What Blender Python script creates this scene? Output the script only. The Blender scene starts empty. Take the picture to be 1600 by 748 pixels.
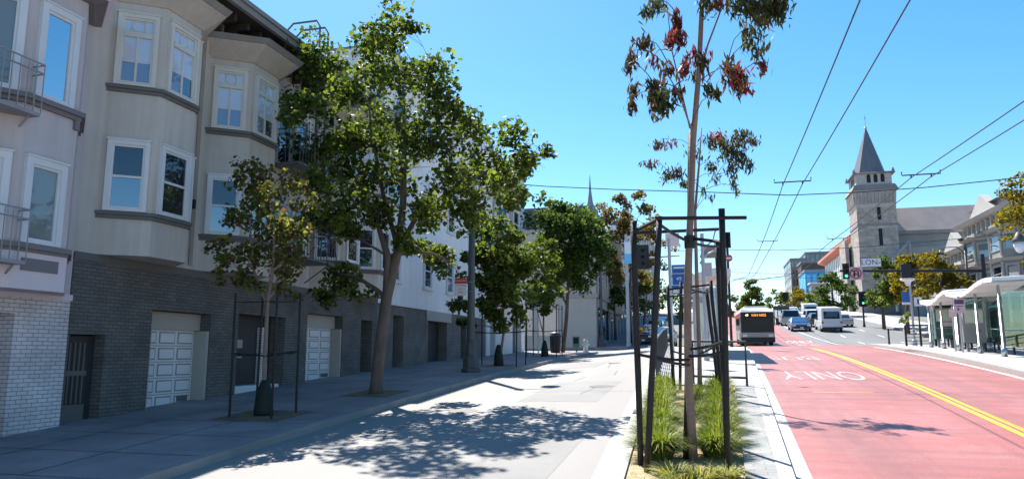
import bpy, math, random
import numpy as np
from mathutils import Vector, Matrix
random.seed(7); rng = np.random.default_rng(7)
scene = bpy.context.scene
COL = scene.collection

# ------------------------------------------------------------------ camera model
F = 1150.0; CX, CY = 800.0, 374.0
TH = math.atan(178 / F); PS = math.atan(315 * math.cos(TH) / F)
FWD = Vector((-math.sin(PS) * math.cos(TH), math.cos(PS) * math.cos(TH), math.sin(TH)))
RGT = Vector((math.cos(PS), math.sin(PS), 0)); UPV = RGT.cross(FWD)
def ray(u, v): return FWD + RGT * ((u - CX) / F) + UPV * ((CY - v) / F)
def PY(u, v, Y): r = ray(u, v); return r * (Y / r.y)
def PX(u, v, X): r = ray(u, v); return r * (X / r.x)

# ------------------------------------------------------------------ terrain profile
_Y = np.arange(-60, 420.5, .5)
_S = np.interp(_Y, [-60, -5, 62, 70, 150, 178, 300, 420], [.06, .0885, .015, .088, .088, 0, -.06, -.06])
_Z = np.concatenate([[0], np.cumsum((_S[1:] + _S[:-1]) * .25)])
_Z = _Z - np.interp(10.0, _Y, _Z) + (-2.4 + .83 - .0548)
def zg(Y): return float(np.interp(Y, _Y, _Z))
def g(X, Y):
    t = min(1, max(0, (-2.5 - X) / 5.5)); t = t * t * (3 - 2 * t)
    return zg(Y) - min(.36, max(0, .0105 * (Y - 11))) * t

# ------------------------------------------------------------------ materials
def newmat(name):
    m = bpy.data.materials.new(name); m.use_nodes = True
    nt = m.node_tree; nt.nodes.clear()
    out = nt.nodes.new('ShaderNodeOutputMaterial')
    return m, nt, out
def N(nt, t, **kw):
    n = nt.nodes.new(t)
    for k, v in kw.items():
        if k in n.inputs: n.inputs[k].default_value = v
        else: setattr(n, k, v)
    return n
def L(nt, a, b): nt.links.new(a, b)
def c4(c): return (c[0], c[1], c[2], 1)
def mul(c, k): return tuple(min(1, x * k) for x in c)
def mat(name, col, rough=.75, var=.12, scale=2.0, bump=0, bscale=30, metal=0, spec=.4, col2=None, fine=0, stretch=None, streak=0):
    m, nt, out = newmat(name)
    p = N(nt, 'ShaderNodeBsdfPrincipled', Roughness=rough, Metallic=metal)
    p.inputs['Specular IOR Level'].default_value = spec
    L(nt, p.outputs[0], out.inputs[0])
    geo = N(nt, 'ShaderNodeNewGeometry'); vec = geo.outputs['Position']
    if stretch:
        mp = N(nt, 'ShaderNodeMapping'); mp.inputs['Scale'].default_value = stretch
        L(nt, vec, mp.inputs['Vector']); vec = mp.outputs[0]
    no = N(nt, 'ShaderNodeTexNoise', Scale=scale, Detail=6.0, Roughness=.6); L(nt, vec, no.inputs['Vector'])
    rp = N(nt, 'ShaderNodeValToRGB')
    rp.color_ramp.elements[0].position = .32; rp.color_ramp.elements[1].position = .7
    rp.color_ramp.elements[0].color = c4(mul(col, 1 - var)); rp.color_ramp.elements[1].color = c4(col2 if col2 else mul(col, 1 + var))
    L(nt, no.outputs['Fac'], rp.inputs[0]); cout = rp.outputs[0]
    if fine:
        n2 = N(nt, 'ShaderNodeTexNoise', Scale=bscale, Detail=3.0); L(nt, geo.outputs['Position'], n2.inputs['Vector'])
        r2 = N(nt, 'ShaderNodeMapRange'); r2.inputs[1].default_value = .3; r2.inputs[2].default_value = .7
        r2.inputs[3].default_value = 1 - fine; r2.inputs[4].default_value = 1 + fine
        L(nt, n2.outputs['Fac'], r2.inputs[0])
        mx = N(nt, 'ShaderNodeMix', data_type='RGBA', blend_type='MULTIPLY'); mx.inputs[0].default_value = 1
        L(nt, cout, mx.inputs[6]); L(nt, r2.outputs[0], mx.inputs[7]); cout = mx.outputs[2]
    if streak:   # vertical weather streaks
        mp = N(nt, 'ShaderNodeMapping'); mp.inputs['Scale'].default_value = (5, 5, .35); L(nt, geo.outputs['Position'], mp.inputs['Vector'])
        n3 = N(nt, 'ShaderNodeTexNoise', Scale=1.2, Detail=4.0); L(nt, mp.outputs[0], n3.inputs['Vector'])
        r3 = N(nt, 'ShaderNodeMapRange'); r3.inputs[1].default_value = .35; r3.inputs[2].default_value = .75
        r3.inputs[3].default_value = 1; r3.inputs[4].default_value = 1 - streak
        L(nt, n3.outputs['Fac'], r3.inputs[0])
        mx = N(nt, 'ShaderNodeMix', data_type='RGBA', blend_type='MULTIPLY'); mx.inputs[0].default_value = 1
        L(nt, cout, mx.inputs[6]); L(nt, r3.outputs[0], mx.inputs[7]); cout = mx.outputs[2]
    L(nt, cout, p.inputs['Base Color'])
    if bump:
        b = N(nt, 'ShaderNodeBump', Strength=bump, Distance=.02)
        n4 = N(nt, 'ShaderNodeTexNoise', Scale=bscale, Detail=4.0); L(nt, geo.outputs['Position'], n4.inputs['Vector'])
        L(nt, n4.outputs['Fac'], b.inputs['Height']); L(nt, b.outputs[0], p.inputs['Normal'])
    return m
def brick(name, c1, c2, mortar, bw=.22, bh=.075, ms=.009, flat=False, bump=.5, rough=.85, rot=False):
    m, nt, out = newmat(name)
    p = N(nt, 'ShaderNodeBsdfPrincipled', Roughness=rough); p.inputs['Specular IOR Level'].default_value = .25
    L(nt, p.outputs[0], out.inputs[0])
    geo = N(nt, 'ShaderNodeNewGeometry'); s = N(nt, 'ShaderNodeSeparateXYZ'); L(nt, geo.outputs['Position'], s.inputs[0])
    cb = N(nt, 'ShaderNodeCombineXYZ')
    if flat:
        L(nt, s.outputs[1 if rot else 0], cb.inputs[0]); L(nt, s.outputs[0 if rot else 1], cb.inputs[1])
    else:
        ad = N(nt, 'ShaderNodeMath', operation='ADD'); L(nt, s.outputs[0], ad.inputs[0]); L(nt, s.outputs[1], ad.inputs[1])
        L(nt, ad.outputs[0], cb.inputs[0]); L(nt, s.outputs[2], cb.inputs[1])
    bt = N(nt, 'ShaderNodeTexBrick', Scale=1.0)
    bt.inputs['Color1'].default_value = c4(c1); bt.inputs['Color2'].default_value = c4(c2); bt.inputs['Mortar'].default_value = c4(mortar)
    bt.inputs['Brick Width'].default_value = bw; bt.inputs['Row Height'].default_value = bh; bt.inputs['Mortar Size'].default_value = ms
    bt.inputs['Mortar Smooth'].default_value = .2
    L(nt, cb.outputs[0], bt.inputs['Vector'])
    no = N(nt, 'ShaderNodeTexNoise', Scale=1.3, Detail=5.0); L(nt, geo.outputs['Position'], no.inputs['Vector'])
    mr = N(nt, 'ShaderNodeMapRange'); mr.inputs[1].default_value = .3; mr.inputs[2].default_value = .7; mr.inputs[3].default_value = .8; mr.inputs[4].default_value = 1.15
    L(nt, no.outputs['Fac'], mr.inputs[0])
    mx = N(nt, 'ShaderNodeMix', data_type='RGBA', blend_type='MULTIPLY'); mx.inputs[0].default_value = 1
    L(nt, bt.outputs['Color'], mx.inputs[6]); L(nt, mr.outputs[0], mx.inputs[7]); L(nt, mx.outputs[2], p.inputs['Base Color'])
    b = N(nt, 'ShaderNodeBump', Strength=bump, Distance=.01, invert=True); L(nt, bt.outputs['Fac'], b.inputs['Height']); L(nt, b.outputs[0], p.inputs['Normal'])
    return m
def leafmat(name, cols, trans=.5, rough=.55):
    m, nt, out = newmat(name)
    geo = N(nt, 'ShaderNodeNewGeometry')
    rp = N(nt, 'ShaderNodeValToRGB'); cr = rp.color_ramp
    while len(cr.elements) < len(cols): cr.elements.new(.5)
    for i, c in enumerate(cols): cr.elements[i].position = i / (len(cols) - 1); cr.elements[i].color = c4(c)
    L(nt, geo.outputs['Random Per Island'], rp.inputs[0])
    p = N(nt, 'ShaderNodeBsdfPrincipled', Roughness=rough); p.inputs['Specular IOR Level'].default_value = .28
    L(nt, rp.outputs[0], p.inputs['Base Color'])
    t = N(nt, 'ShaderNodeBsdfTranslucent')
    hs = N(nt, 'ShaderNodeHueSaturation', Value=1.7, Saturation=1.1); L(nt, rp.outputs[0], hs.inputs['Color']); L(nt, hs.outputs[0], t.inputs[0])
    mx = N(nt, 'ShaderNodeMixShader'); mx.inputs[0].default_value = trans
    L(nt, p.outputs[0], mx.inputs[1]); L(nt, t.outputs[0], mx.inputs[2]); L(nt, mx.outputs[0], out.inputs[0])
    return m
def glass(name, base, refl, rough=.03, wav=.0, gcol=(.9, .95, 1)):
    """opaque window pane: dim room behind (diffuse) plus mirror-like coat"""
    m, nt, out = newmat(name)
    d = N(nt, 'ShaderNodeBsdfDiffuse'); d.inputs[0].default_value = c4(base)
    gl = N(nt, 'ShaderNodeBsdfGlossy', Roughness=rough); gl.inputs[0].default_value = c4(gcol)
    fr = N(nt, 'ShaderNodeFresnel', IOR=1.5); ad = N(nt, 'ShaderNodeMath', operation='ADD', use_clamp=True); ad.inputs[1].default_value = refl
    L(nt, fr.outputs[0], ad.inputs[0])
    if wav:
        geo = N(nt, 'ShaderNodeNewGeometry'); no = N(nt, 'ShaderNodeTexNoise', Scale=1.5); L(nt, geo.outputs['Position'], no.inputs['Vector'])
        b = N(nt, 'ShaderNodeBump', Strength=wav, Distance=.02); L(nt, no.outputs['Fac'], b.inputs['Height']); L(nt, b.outputs[0], gl.inputs['Normal'])
    mx = N(nt, 'ShaderNodeMixShader'); L(nt, ad.outputs[0], mx.inputs[0]); L(nt, d.outputs[0], mx.inputs[1]); L(nt, gl.outputs[0], mx.inputs[2]); L(nt, mx.outputs[0], out.inputs[0])
    return m
def clearglass(name, tint=(.75, .9, .88), refl=.08):
    m, nt, out = newmat(name)
    t = N(nt, 'ShaderNodeBsdfTransparent'); t.inputs[0].default_value = c4(tint)
    gl = N(nt, 'ShaderNodeBsdfGlossy', Roughness=.03); gl.inputs[0].default_value = (.9, 1, .98, 1)
    fr = N(nt, 'ShaderNodeFresnel', IOR=1.45); ad = N(nt, 'ShaderNodeMath', operation='ADD', use_clamp=True); ad.inputs[1].default_value = refl
    L(nt, fr.outputs[0], ad.inputs[0])
    mx = N(nt, 'ShaderNodeMixShader'); L(nt, ad.outputs[0], mx.inputs[0]); L(nt, t.outputs[0], mx.inputs[1]); L(nt, gl.outputs[0], mx.inputs[2]); L(nt, mx.outputs[0], out.inputs[0])
    return m
def emit(name, col, s):
    m, nt, out = newmat(name); e = N(nt, 'ShaderNodeEmission', Strength=s); e.inputs[0].default_value = c4(col); L(nt, e.outputs[0], out.inputs[0]); return m

M = {}
M['terrain'] = mat('terrain', (.16, .16, .15), .9, .2, .2)
M['road'] = mat('concrete_road', (.255, .243, .232), .75, .08, .35, bump=.15, bscale=60, fine=.10, stretch=(1.5, .25, 1))
M['road_patch'] = mat('patched_asphalt', (.21, .205, .20), .75, .12, .8, bump=.15, bscale=60, fine=.12)
M['manhole'] = mat('cast_iron_cover', (.10, .095, .09), .6, .2, 8)
M['road_grey'] = mat('asphalt_road', (.15, .155, .16), .7, .14, .3, bump=.15, bscale=60, fine=.10, stretch=(1.5, .25, 1))
def lane_red():
    m, nt, out = newmat('worn_red_lane_paint'); p = N(nt, 'ShaderNodeBsdfPrincipled', Roughness=.52); p.inputs['Specular IOR Level'].default_value = .4; L(nt, p.outputs[0], out.inputs[0])
    geo = N(nt, 'ShaderNodeNewGeometry'); cur = None
    def noise(scale, st, det=5.0):
        mp = N(nt, 'ShaderNodeMapping'); mp.inputs['Scale'].default_value = st; L(nt, geo.outputs['Position'], mp.inputs['Vector'])
        n = N(nt, 'ShaderNodeTexNoise', Scale=scale, Detail=det, Roughness=.62); L(nt, mp.outputs[0], n.inputs['Vector']); return n.outputs['Fac']
    rp = N(nt, 'ShaderNodeValToRGB'); e = rp.color_ramp.elements; e[0].position = .33; e[1].position = .68; e[0].color = (.37, .105, .085, 1); e[1].color = (.43, .175, .16, 1); L(nt, noise(.35, (1, 1, 1)), rp.inputs[0]); cur = rp.outputs[0]
    for fac, lo, hi, dst, amt in ((noise(.8, (.12, 2.6, 1)), .44, .70, (.22, .085, .08), .85), (noise(1.0, (1.4, .05, 1)), .46, .74, (.18, .075, .07), .75), (noise(2.2, (1, 1, 1), 8.0), .54, .78, (.45, .25, .23), .55), (noise(38, (1, 1, 1), 2.0), .42, .72, (.22, .075, .065), .7)):
        mr = N(nt, 'ShaderNodeMapRange'); mr.inputs[1].default_value = lo; mr.inputs[2].default_value = hi; mr.inputs[3].default_value = 0; mr.inputs[4].default_value = amt; L(nt, fac, mr.inputs[0])
        mx = N(nt, 'ShaderNodeMix', data_type='RGBA'); L(nt, mr.outputs[0], mx.inputs[0]); L(nt, cur, mx.inputs[6]); mx.inputs[7].default_value = c4(dst); cur = mx.outputs[2]
    L(nt, cur, p.inputs['Base Color'])
    b = N(nt, 'ShaderNodeBump', Strength=.25, Distance=.01); L(nt, noise(70, (1, 1, 1), 3.0), b.inputs['Height']); L(nt, b.outputs[0], p.inputs['Normal'])
    return m
M['red'] = lane_red()
M['gutter'] = mat('pale_gutter_concrete', (.42, .41, .38), .8, .10, 1.2, fine=.08, bscale=40)
M['curb_left'] = mat('worn_grey_kerb', (.26, .25, .245), .8, .14, 1.2, fine=.08, bscale=40)
M['curb'] = mat('curb_concrete', (.36, .35, .33), .8, .08, 1.5, fine=.06, bscale=40)
M['sidewalk'] = mat('sidewalk_concrete', (.30, .245, .245), .85, .24, .7, bump=.1, bscale=40, fine=.07)
M['platform'] = mat('platform_concrete', (.34, .34, .33), .8, .09, .7, fine=.05, bscale=40)
M['paver'] = brick('grey_pavers', (.32, .32, .31), (.27, .27, .265), (.19, .19, .185), bw=.3, bh=.15, ms=.007, flat=True, bump=.3)
M['seam'] = mat('dark_seam', (.05, .05, .05), .9, .1)
M['mulch'] = mat('straw_coloured_gravel', (.42, .31, .17), .95, .35, 14, bump=.8, bscale=45, fine=.35, col2=(.55, .45, .28))
M['dirt'] = mat('tree_pit_dirt', (.2, .14, .085), .95, .3, 5, bump=.6, bscale=40, fine=.2)
M['white_paint'] = mat('white_road_paint', (.62, .58, .56), .6, .12, 6, fine=.25, bscale=25)
M['faded_paint'] = mat('faded_road_paint', (.42, .23, .21), .6, .1, 2.2, fine=.2, bscale=20, col2=(.55, .46, .435))
M['yellow_paint'] = mat('yellow_road_paint', (.68, .42, .035), .6, .08, 4)
M['pale_yellow'] = mat('faded_yellow_paint', (.72, .42, .15), .6, .1, 4)
M['yellow_curb'] = mat('yellow_curb_paint', (.7, .52, .12), .7, .1, 4)
# buildings
M['stucco'] = mat('grey_green_stucco', (.58, .53, .485), .85, .07, .8, bump=.15, bscale=45, streak=.14)
M['pink'] = mat('mauve_stucco', (.57, .515, .525), .85, .07, .8, bump=.15, bscale=45, streak=.14)
M['pink_trim'] = mat('pale_mauve_trim', (.70, .60, .64), .7, .04, 1)
M['pink_dark'] = mat('dark_mauve_trim', (.20, .18, .19), .7, .06, 1)
M['sillgrey'] = mat('dark_grey_sill', (.135, .13, .125), .7, .06, 1)
M['trim'] = mat('cream_trim', (.64, .62, .58), .65, .04, 2)
M['white_trim'] = mat('white_window_trim', (.68, .69, .72), .5, .03, 2)
M['brick_dark'] = brick('dark_painted_brick', (.165, .158, .155), (.125, .122, .122), (.085, .082, .082))
M['brick_white'] = brick('white_painted_brick', (.70, .65, .67), (.63, .58, .61), (.30, .28, .30), ms=.008)
M['brick_tan'] = brick('tan_grey_brick', (.21, .20, .19), (.18, .175, .165), (.11, .105, .1))
M['white_wall'] = mat('white_plaster', (.84, .83, .84), .8, .05, .6, bump=.1, bscale=60, streak=.12)
M['beige_wall'] = mat('beige_plaster', (.40, .385, .36), .8, .05, .5, streak=.06)
M['tan_wall'] = mat('tan_plaster', (.36, .31, .26), .8, .06, .5, streak=.05)
M['grey_wall'] = mat('grey_plaster', (.30, .30, .31), .8, .06, .5, streak=.05)
M['roof_dark'] = mat('dark_slate', (.10, .105, .12), .7, .15, 1.5)
M['eave_dark'] = mat('dark_eave_wood', (.06, .055, .05), .8, .15, 2)
M['eave_edge'] = mat('weathered_eave_edge', (.27, .26, .25), .8, .1, 2)
M['garage'] = mat('white_garage_door', (.70, .70, .72), .55, .03, 2)
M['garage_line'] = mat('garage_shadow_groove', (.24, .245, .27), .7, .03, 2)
M['door_dark'] = mat('dark_door', (.035, .035, .04), .5, .1, 2)
M['black'] = mat('black_metal', (.018, .018, .02), .45, .15, 3)
M['stake'] = mat('black_painted_wood', (.016, .015, .016), .6, .25, 6, bump=.3, bscale=25)
M['lamp_metal'] = mat('dark_lamp_post_paint', (.075, .08, .085), .5, .1, 3)
M['steel'] = mat('brushed_steel', (.55, .56, .58), .3, .06, 3, metal=.85)
M['pale_pole'] = mat('pale_grey_pole', (.42, .45, .48), .45, .05, 3)
M['rail'] = mat('grey_railing_paint', (.045, .05, .06), .45, .1, 3)
M['iron'] = mat('grey_fire_escape_iron', (.30, .29, .31), .6, .1, 3)
M['iron_dark'] = mat('dark_fire_escape_iron', (.14, .14, .15), .6, .1, 3)
M['pane_sky'] = glass('sky_reflecting_pane', (.02, .035, .06), .62)
M['pane_mid'] = glass('half_reflecting_pane', (.012, .03, .08), .20)
M['pane_dark'] = glass('dark_pane', (.02, .025, .045), .05)
M['pane_shade'] = glass('pane_with_drawn_shade', (.20, .235, .24), .05, wav=.3)
M['pane_tree'] = glass('pane_reflecting_tree', (.03, .035, .04), .18, wav=.6)
M['curtain'] = glass('pane_with_white_curtain', (.55, .57, .66), .12)
M['lace'] = glass('pane_with_grey_lace', (.17, .20, .30), .12)
M['pane_far'] = glass('far_window_pane', (.035, .045, .06), .12, .08)
M['shop_pane'] = glass('shop_window_pane', (.02, .025, .03), .12)
# church
M['stone'] = brick('grey_ashlar', (.50, .43, .385), (.36, .315, .285), (.30, .265, .24), bw=.9, bh=.42, ms=.02, bump=.4)
M['stone_dark'] = mat('grey_stone_band', (.27, .25, .25), .85, .12, 1)
M['stone_pale'] = mat('pale_stone_frieze', (.48, .44, .43), .85, .1, 2)
M['spire'] = mat('slate_spire', (.15, .155, .19), .6, .12, 1, stretch=(1, 1, .2))
M['nave_roof'] = mat('brown_grey_roof', (.47, .375, .335), .8, .14, .4)
M['church_wall'] = mat('grey_church_render', (.32, .30, .30), .85, .1, .4, streak=.12)
M['void'] = mat('dark_opening', (.02, .02, .025), .8, .1)
M['vic'] = mat('grey_victorian_paint', (.27, .265, .255), .7, .06, 1)
M['vic_trim'] = mat('pale_victorian_trim', (.42, .40, .37), .7, .06, 1)
M['vic_roof'] = mat('brown_attic_shingle', (.20, .155, .15), .8, .12, 2)
M['salmon'] = mat('salmon_roof_eave', (.62, .22, .15), .7, .08, 1)
M['dark_brown'] = mat('dark_brown_wall', (.10, .085, .08), .8, .12, .6)
M['mod_brown'] = mat('modern_brown_panel', (.30, .235, .20), .7, .1, .5)
M['mod_grey'] = mat('modern_grey_panel', (.22, .24, .27), .6, .1, .5)
M['blue_paint'] = mat('bright_blue_wall_paint', (.03, .36, .72), .6, .06, .5)
M['blue_light'] = mat('pale_blue_wall_paint', (.16, .50, .78), .6, .06, .5)
# vehicles and signs
M['bus_grey'] = mat('bus_silver_paint', (.36, .35, .34), .35, .06, 2, metal=.1)
M['bus_white'] = mat('bus_white_roof', (.70, .70, .70), .4, .03, 2)
M['bus_red'] = mat('bus_red_band', (.42, .05, .05), .4, .05, 2)
M['car_glass'] = glass('car_glass', (.015, .02, .025), .06, gcol=(.6, .65, .7))
M['bus_glass'] = mat('bus_windscreen', (.012, .018, .024), .25, .1, 2, spec=.25)
M['tyre'] = mat('rubber', (.02, .02, .02), .85, .15, 5)
M['paint_white'] = mat('white_car_paint', (.70, .71, .73), .3, .02, 2, spec=.6)
M['paint_silver'] = mat('silver_car_paint', (.42, .42, .43), .3, .02, 2, metal=.4)
M['paint_blue'] = mat('dark_blue_car_paint', (.03, .06, .13), .25, .03, 2, spec=.7)
M['paint_black'] = mat('black_car_paint', (.02, .02, .022), .25, .03, 2, spec=.7)
M['paint_teal'] = mat('pale_teal_car_paint', (.30, .40, .42), .3, .03, 2, spec=.6)
M['light_lens'] = mat('headlight_lens', (.8, .8, .78), .2, .02, 2)
M['tail_lens'] = mat('red_tail_lens', (.45, .03, .025), .3, .05, 2)
M['sign_white'] = mat('white_sign_sheet', (.74, .74, .76), .5, .03, 2)
M['sign_pink'] = mat('pale_pink_sign_sheet', (.66, .52, .58), .5, .03, 2)
M['sign_red'] = mat('red_sign_sheet', (.55, .05, .045), .5, .04, 2)
M['sign_blue'] = mat('blue_sign_sheet', (.02, .11, .40), .5, .04, 2)
M['sign_black'] = mat('black_sign_ink', (.02, .02, .03), .6, .04, 2)
M['sign_purple'] = mat('dark_purple_sign_sheet', (.13, .06, .16), .5, .04, 2)
M['led'] = emit('amber_led_sign', (1, .16, .03), 2.2)
M['led_w'] = emit('pale_led_sign', (1, .75, .35), 2.0)
M['green_light'] = emit('green_signal_lens', (.05, 1, .65), 1.3)
M['lantern'] = mat('lantern_glass', (.62, .66, .72), .3, .03, 2)
M['kiosk'] = mat('grey_kiosk_panel', (.27, .27, .28), .45, .05, 2)
M['screen'] = glass('kiosk_screen', (.55, .62, .52), .04)
M['screen_dark'] = glass('dark_kiosk_screen', (.02, .10, .07), .08)
M['shelter_roof'] = mat('white_wavy_shelter_roof', (.78, .78, .78), .5, .03, 2)
M['shelter_glass'] = clearglass('shelter_glass')
M['frost'] = glass('blue_grey_shelter_panel', (.34, .38, .48), .15)
M['bag'] = mat('dark_green_watering_bag', (.014, .022, .018), .7, .2, 6, bump=.4, bscale=20)
M['hyd_white'] = mat('white_hydrant_paint', (.7, .7, .68), .5, .06, 4)
M['teal_box'] = mat('teal_box_paint', (.07, .2, .17), .5, .1, 4)
M['maroon'] = mat('maroon_awning', (.11, .045, .05), .8, .1, 2)
M['wood'] = mat('brown_wood_panel', (.22, .13, .07), .7, .15, 3)
M['wire'] = mat('black_wire', (.02, .022, .025), .6, .05, 2)
# plants
M['bark_grey'] = mat('grey_bark', (.13, .10, .085), .9, .25, 6, bump=.6, bscale=30, stretch=(1, 1, .3))
M['twig'] = mat('brown_twig_bark', (.10, .065, .055), .8, .2, 5)
M['bark_pale'] = mat('pale_smooth_bark', (.24, .17, .14), .8, .22, 5, bump=.3, bscale=20, stretch=(1, 1, .3), fine=.12)
GR = [(.026, .036, .014), (.045, .066, .016), (.075, .105, .018), (.115, .15, .025), (.17, .20, .04)]
M['leaf_plane'] = leafmat('broad_green_leaves', GR)
M['leaf_young'] = leafmat('yellowing_young_leaves', [(.04, .05, .015), (.07, .10, .018), (.12, .06, .03), (.10, .12, .02), (.20, .21, .04)])
M['leaf_deep'] = leafmat('deep_green_leaves', [(.018, .034, .012), (.034, .06, .014), (.06, .10, .016), (.11, .155, .025)])
M['leaf_lime'] = leafmat('yellow_green_leaves', [(.05, .075, .012), (.085, .11, .015), (.12, .15, .02), (.035, .06, .012)])
M['leaf_autumn'] = leafmat('yellow_brown_leaves', [(.05, .055, .02), (.12, .09, .025), (.16, .09, .03), (.08, .09, .02), (.2, .15, .03)])
M['leaf_gold'] = leafmat('golden_leaves', [(.09, .085, .015), (.2, .14, .015), (.14, .12, .015), (.05, .065, .012)])
M['leaf_gum'] = leafmat('olive_gum_leaves', [(.03, .045, .02), (.05, .07, .025), (.075, .09, .03), (.09, .06, .035)], .4)
M['leaf_gumred'] = leafmat('red_gum_leaves', [(.30, .025, .045), (.055, .06, .028), (.17, .04, .035), (.05, .055, .028), (.30, .05, .06), (.075, .055, .03), (.12, .05, .035)], .4)
M['leaf_gumbrown'] = leafmat('bronze_gum_leaves', [(.12, .045, .03), (.06, .05, .02), (.09, .06, .02), (.035, .04, .02)], .35)
M['blade'] = leafmat('green_grass_blades', [(.08, .13, .015), (.15, .20, .025), (.21, .25, .04), (.10, .15, .02), (.30, .26, .08)], .35, .5)
M['blade_dry'] = leafmat('yellow_grass_blades', [(.22, .24, .04), (.34, .30, .07), (.17, .23, .03), (.42, .35, .13)], .35, .5)

# ------------------------------------------------------------------ mesh helpers
class MB:
    def __init__(s): s.v = []; s.f = []
    def add(s, vs, fs):
        b = len(s.v); s.v += [tuple(p) for p in vs]; s.f += [tuple(b + i for i in f) for f in fs]; return s
    def hexa(s, p):   # 8 corners, bottom ring then top ring (ccw from outside above)
        return s.add(p, [(3, 2, 1, 0), (4, 5, 6, 7), (0, 1, 5, 4), (1, 2, 6, 5), (2, 3, 7, 6), (3, 0, 4, 7)])
    def box(s, x0, x1, y0, y1, z0, z1):
        return s.hexa([(x0, y0, z0), (x1, y0, z0), (x1, y1, z0), (x0, y1, z0), (x0, y0, z1), (x1, y0, z1), (x1, y1, z1), (x0, y1, z1)])
    def ob(s, O, U, V, W):   # origin + three edge vectors
        O, U, V, W = Vector(O), Vector(U), Vector(V), Vector(W)
        if U.cross(V).dot(W) < 0: U, V = V, U
        return s.hexa([O, O + U, O + U + V, O + V, O + W, O + U + W, O + U + V + W, O + V + W])
    def prism(s, poly, z0, z1, poly2=None):
        n = len(poly); q = poly2 or poly
        a = sum(poly[i][0] * poly[(i + 1) % n][1] - poly[(i + 1) % n][0] * poly[i][1] for i in range(n))
        if a < 0: poly = poly[::-1]; q = q[::-1]
        z0 = z0 if isinstance(z0, (list, tuple)) else [z0] * n
        return s.add([(x, y, z) for (x, y), z in zip(poly, z0)] + [(x, y, z1) for x, y in q],
                     [tuple(range(n))[::-1], tuple(range(n, 2 * n))] + [(i, (i + 1) % n, n + (i + 1) % n, n + i) for i in range(n)])
    def tube(s, pts, r, n=8, cap=True):
        pts = [Vector(p) for p in pts]; m = len(pts)
        rr = r if isinstance(r, (list, tuple)) else [r] * m
        b = len(s.v); prev = None
        for i, p in enumerate(pts):
            d = (pts[min(i + 1, m - 1)] - pts[max(i - 1, 0)]).normalized()
            if prev is None:
                a = Vector((0, 0, 1)) if abs(d.z) < .9 else Vector((1, 0, 0)); x = d.cross(a).normalized()
            else: x = (prev - d * prev.dot(d)).normalized()
            prev = x; y = d.cross(x)
            for k in range(n):
                t = 2 * math.pi * k / n; s.v.append(tuple(p + (x * math.cos(t) + y * math.sin(t)) * rr[i]))
        for i in range(m - 1):
            for k in range(n):
                s.f.append((b + i * n + k, b + i * n + (k + 1) % n, b + (i + 1) * n + (k + 1) % n, b + (i + 1) * n + k))
        if cap:
            s.f.append(tuple(b + k for k in range(n))[::-1]); s.f.append(tuple(b + (m - 1) * n + k for k in range(n)))
        return s
    def lathe(s, prof, c, n=16):   # prof: (r, z)
        return s.tube([(c[0], c[1], c[2] + z) for r, z in prof], [r for r, z in prof], n) if all(prof[i][1] < prof[i + 1][1] for i in range(len(prof) - 1)) else s._lathe(prof, c, n)
    def _lathe(s, prof, c, n):
        b = len(s.v); m = len(prof)
        for r, z in prof:
            for k in range(n):
                t = 2 * math.pi * k / n; s.v.append((c[0] + r * math.cos(t), c[1] + r * math.sin(t), c[2] + z))
        for i in range(m - 1):
            for k in range(n): s.f.append((b + i * n + k, b + i * n + (k + 1) % n, b + (i + 1) * n + (k + 1) % n, b + (i + 1) * n + k))
        s.f.append(tuple(b + k for k in range(n))[::-1]); s.f.append(tuple(b + (m - 1) * n + k for k in range(n)))
        return s
    def wheel(s, c, r, w, n=16, axis='x'):
        b = len(s.v)
        for sg in (-1, 1):
            for k in range(n):
                t = 2 * math.pi * k / n
                s.v.append((c[0] + sg * w / 2, c[1] + r * math.cos(t), c[2] + r * math.sin(t)) if axis == 'x' else (c[0] + r * math.cos(t), c[1] + sg * w / 2, c[2] + r * math.sin(t)))
        for k in range(n): s.f.append((b + k, b + (k + 1) % n, b + n + (k + 1) % n, b + n + k))
        s.f.append(tuple(b + k for k in range(n))[::-1]); s.f.append(tuple(b + n + k for k in range(n)))
        return s
def rootloc(p):
    v = Vector((0, 0, 0))
    while p is not None: v += p.location; p = p.parent
    return v
def obj(name, mb, m, parent=None, smooth=False, bevel=0, kind=None, loc=None):
    """links ONE mesh object; vertices are given in world space (or local to loc)"""
    if isinstance(mb, MB): vs, fs = mb.v, mb.f
    else: vs, fs = mb
    o0 = rootloc(parent)
    if loc is not None and parent is None: o0 = Vector(loc)
    me = bpy.data.meshes.new(name)
    if o0.length > 0: vs = [(x - o0.x, y - o0.y, z - o0.z) for x, y, z in vs]
    me.from_pydata(vs, [], fs); me.validate(); me.update()
    me.materials.append(M[m] if isinstance(m, str) else m)
    if smooth: me.polygons.foreach_set('use_smooth', [True] * len(me.polygons))
    o = bpy.data.objects.new(name, me); COL.objects.link(o)
    if parent is not None: o.parent = parent
    elif loc is not None: o.location = loc
    if bevel:
        b = o.modifiers.new('bevel', 'BEVEL'); b.width = bevel; b.segments = 2; b.limit_method = 'ANGLE'
    if kind: o['kind'] = kind
    return o
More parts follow.
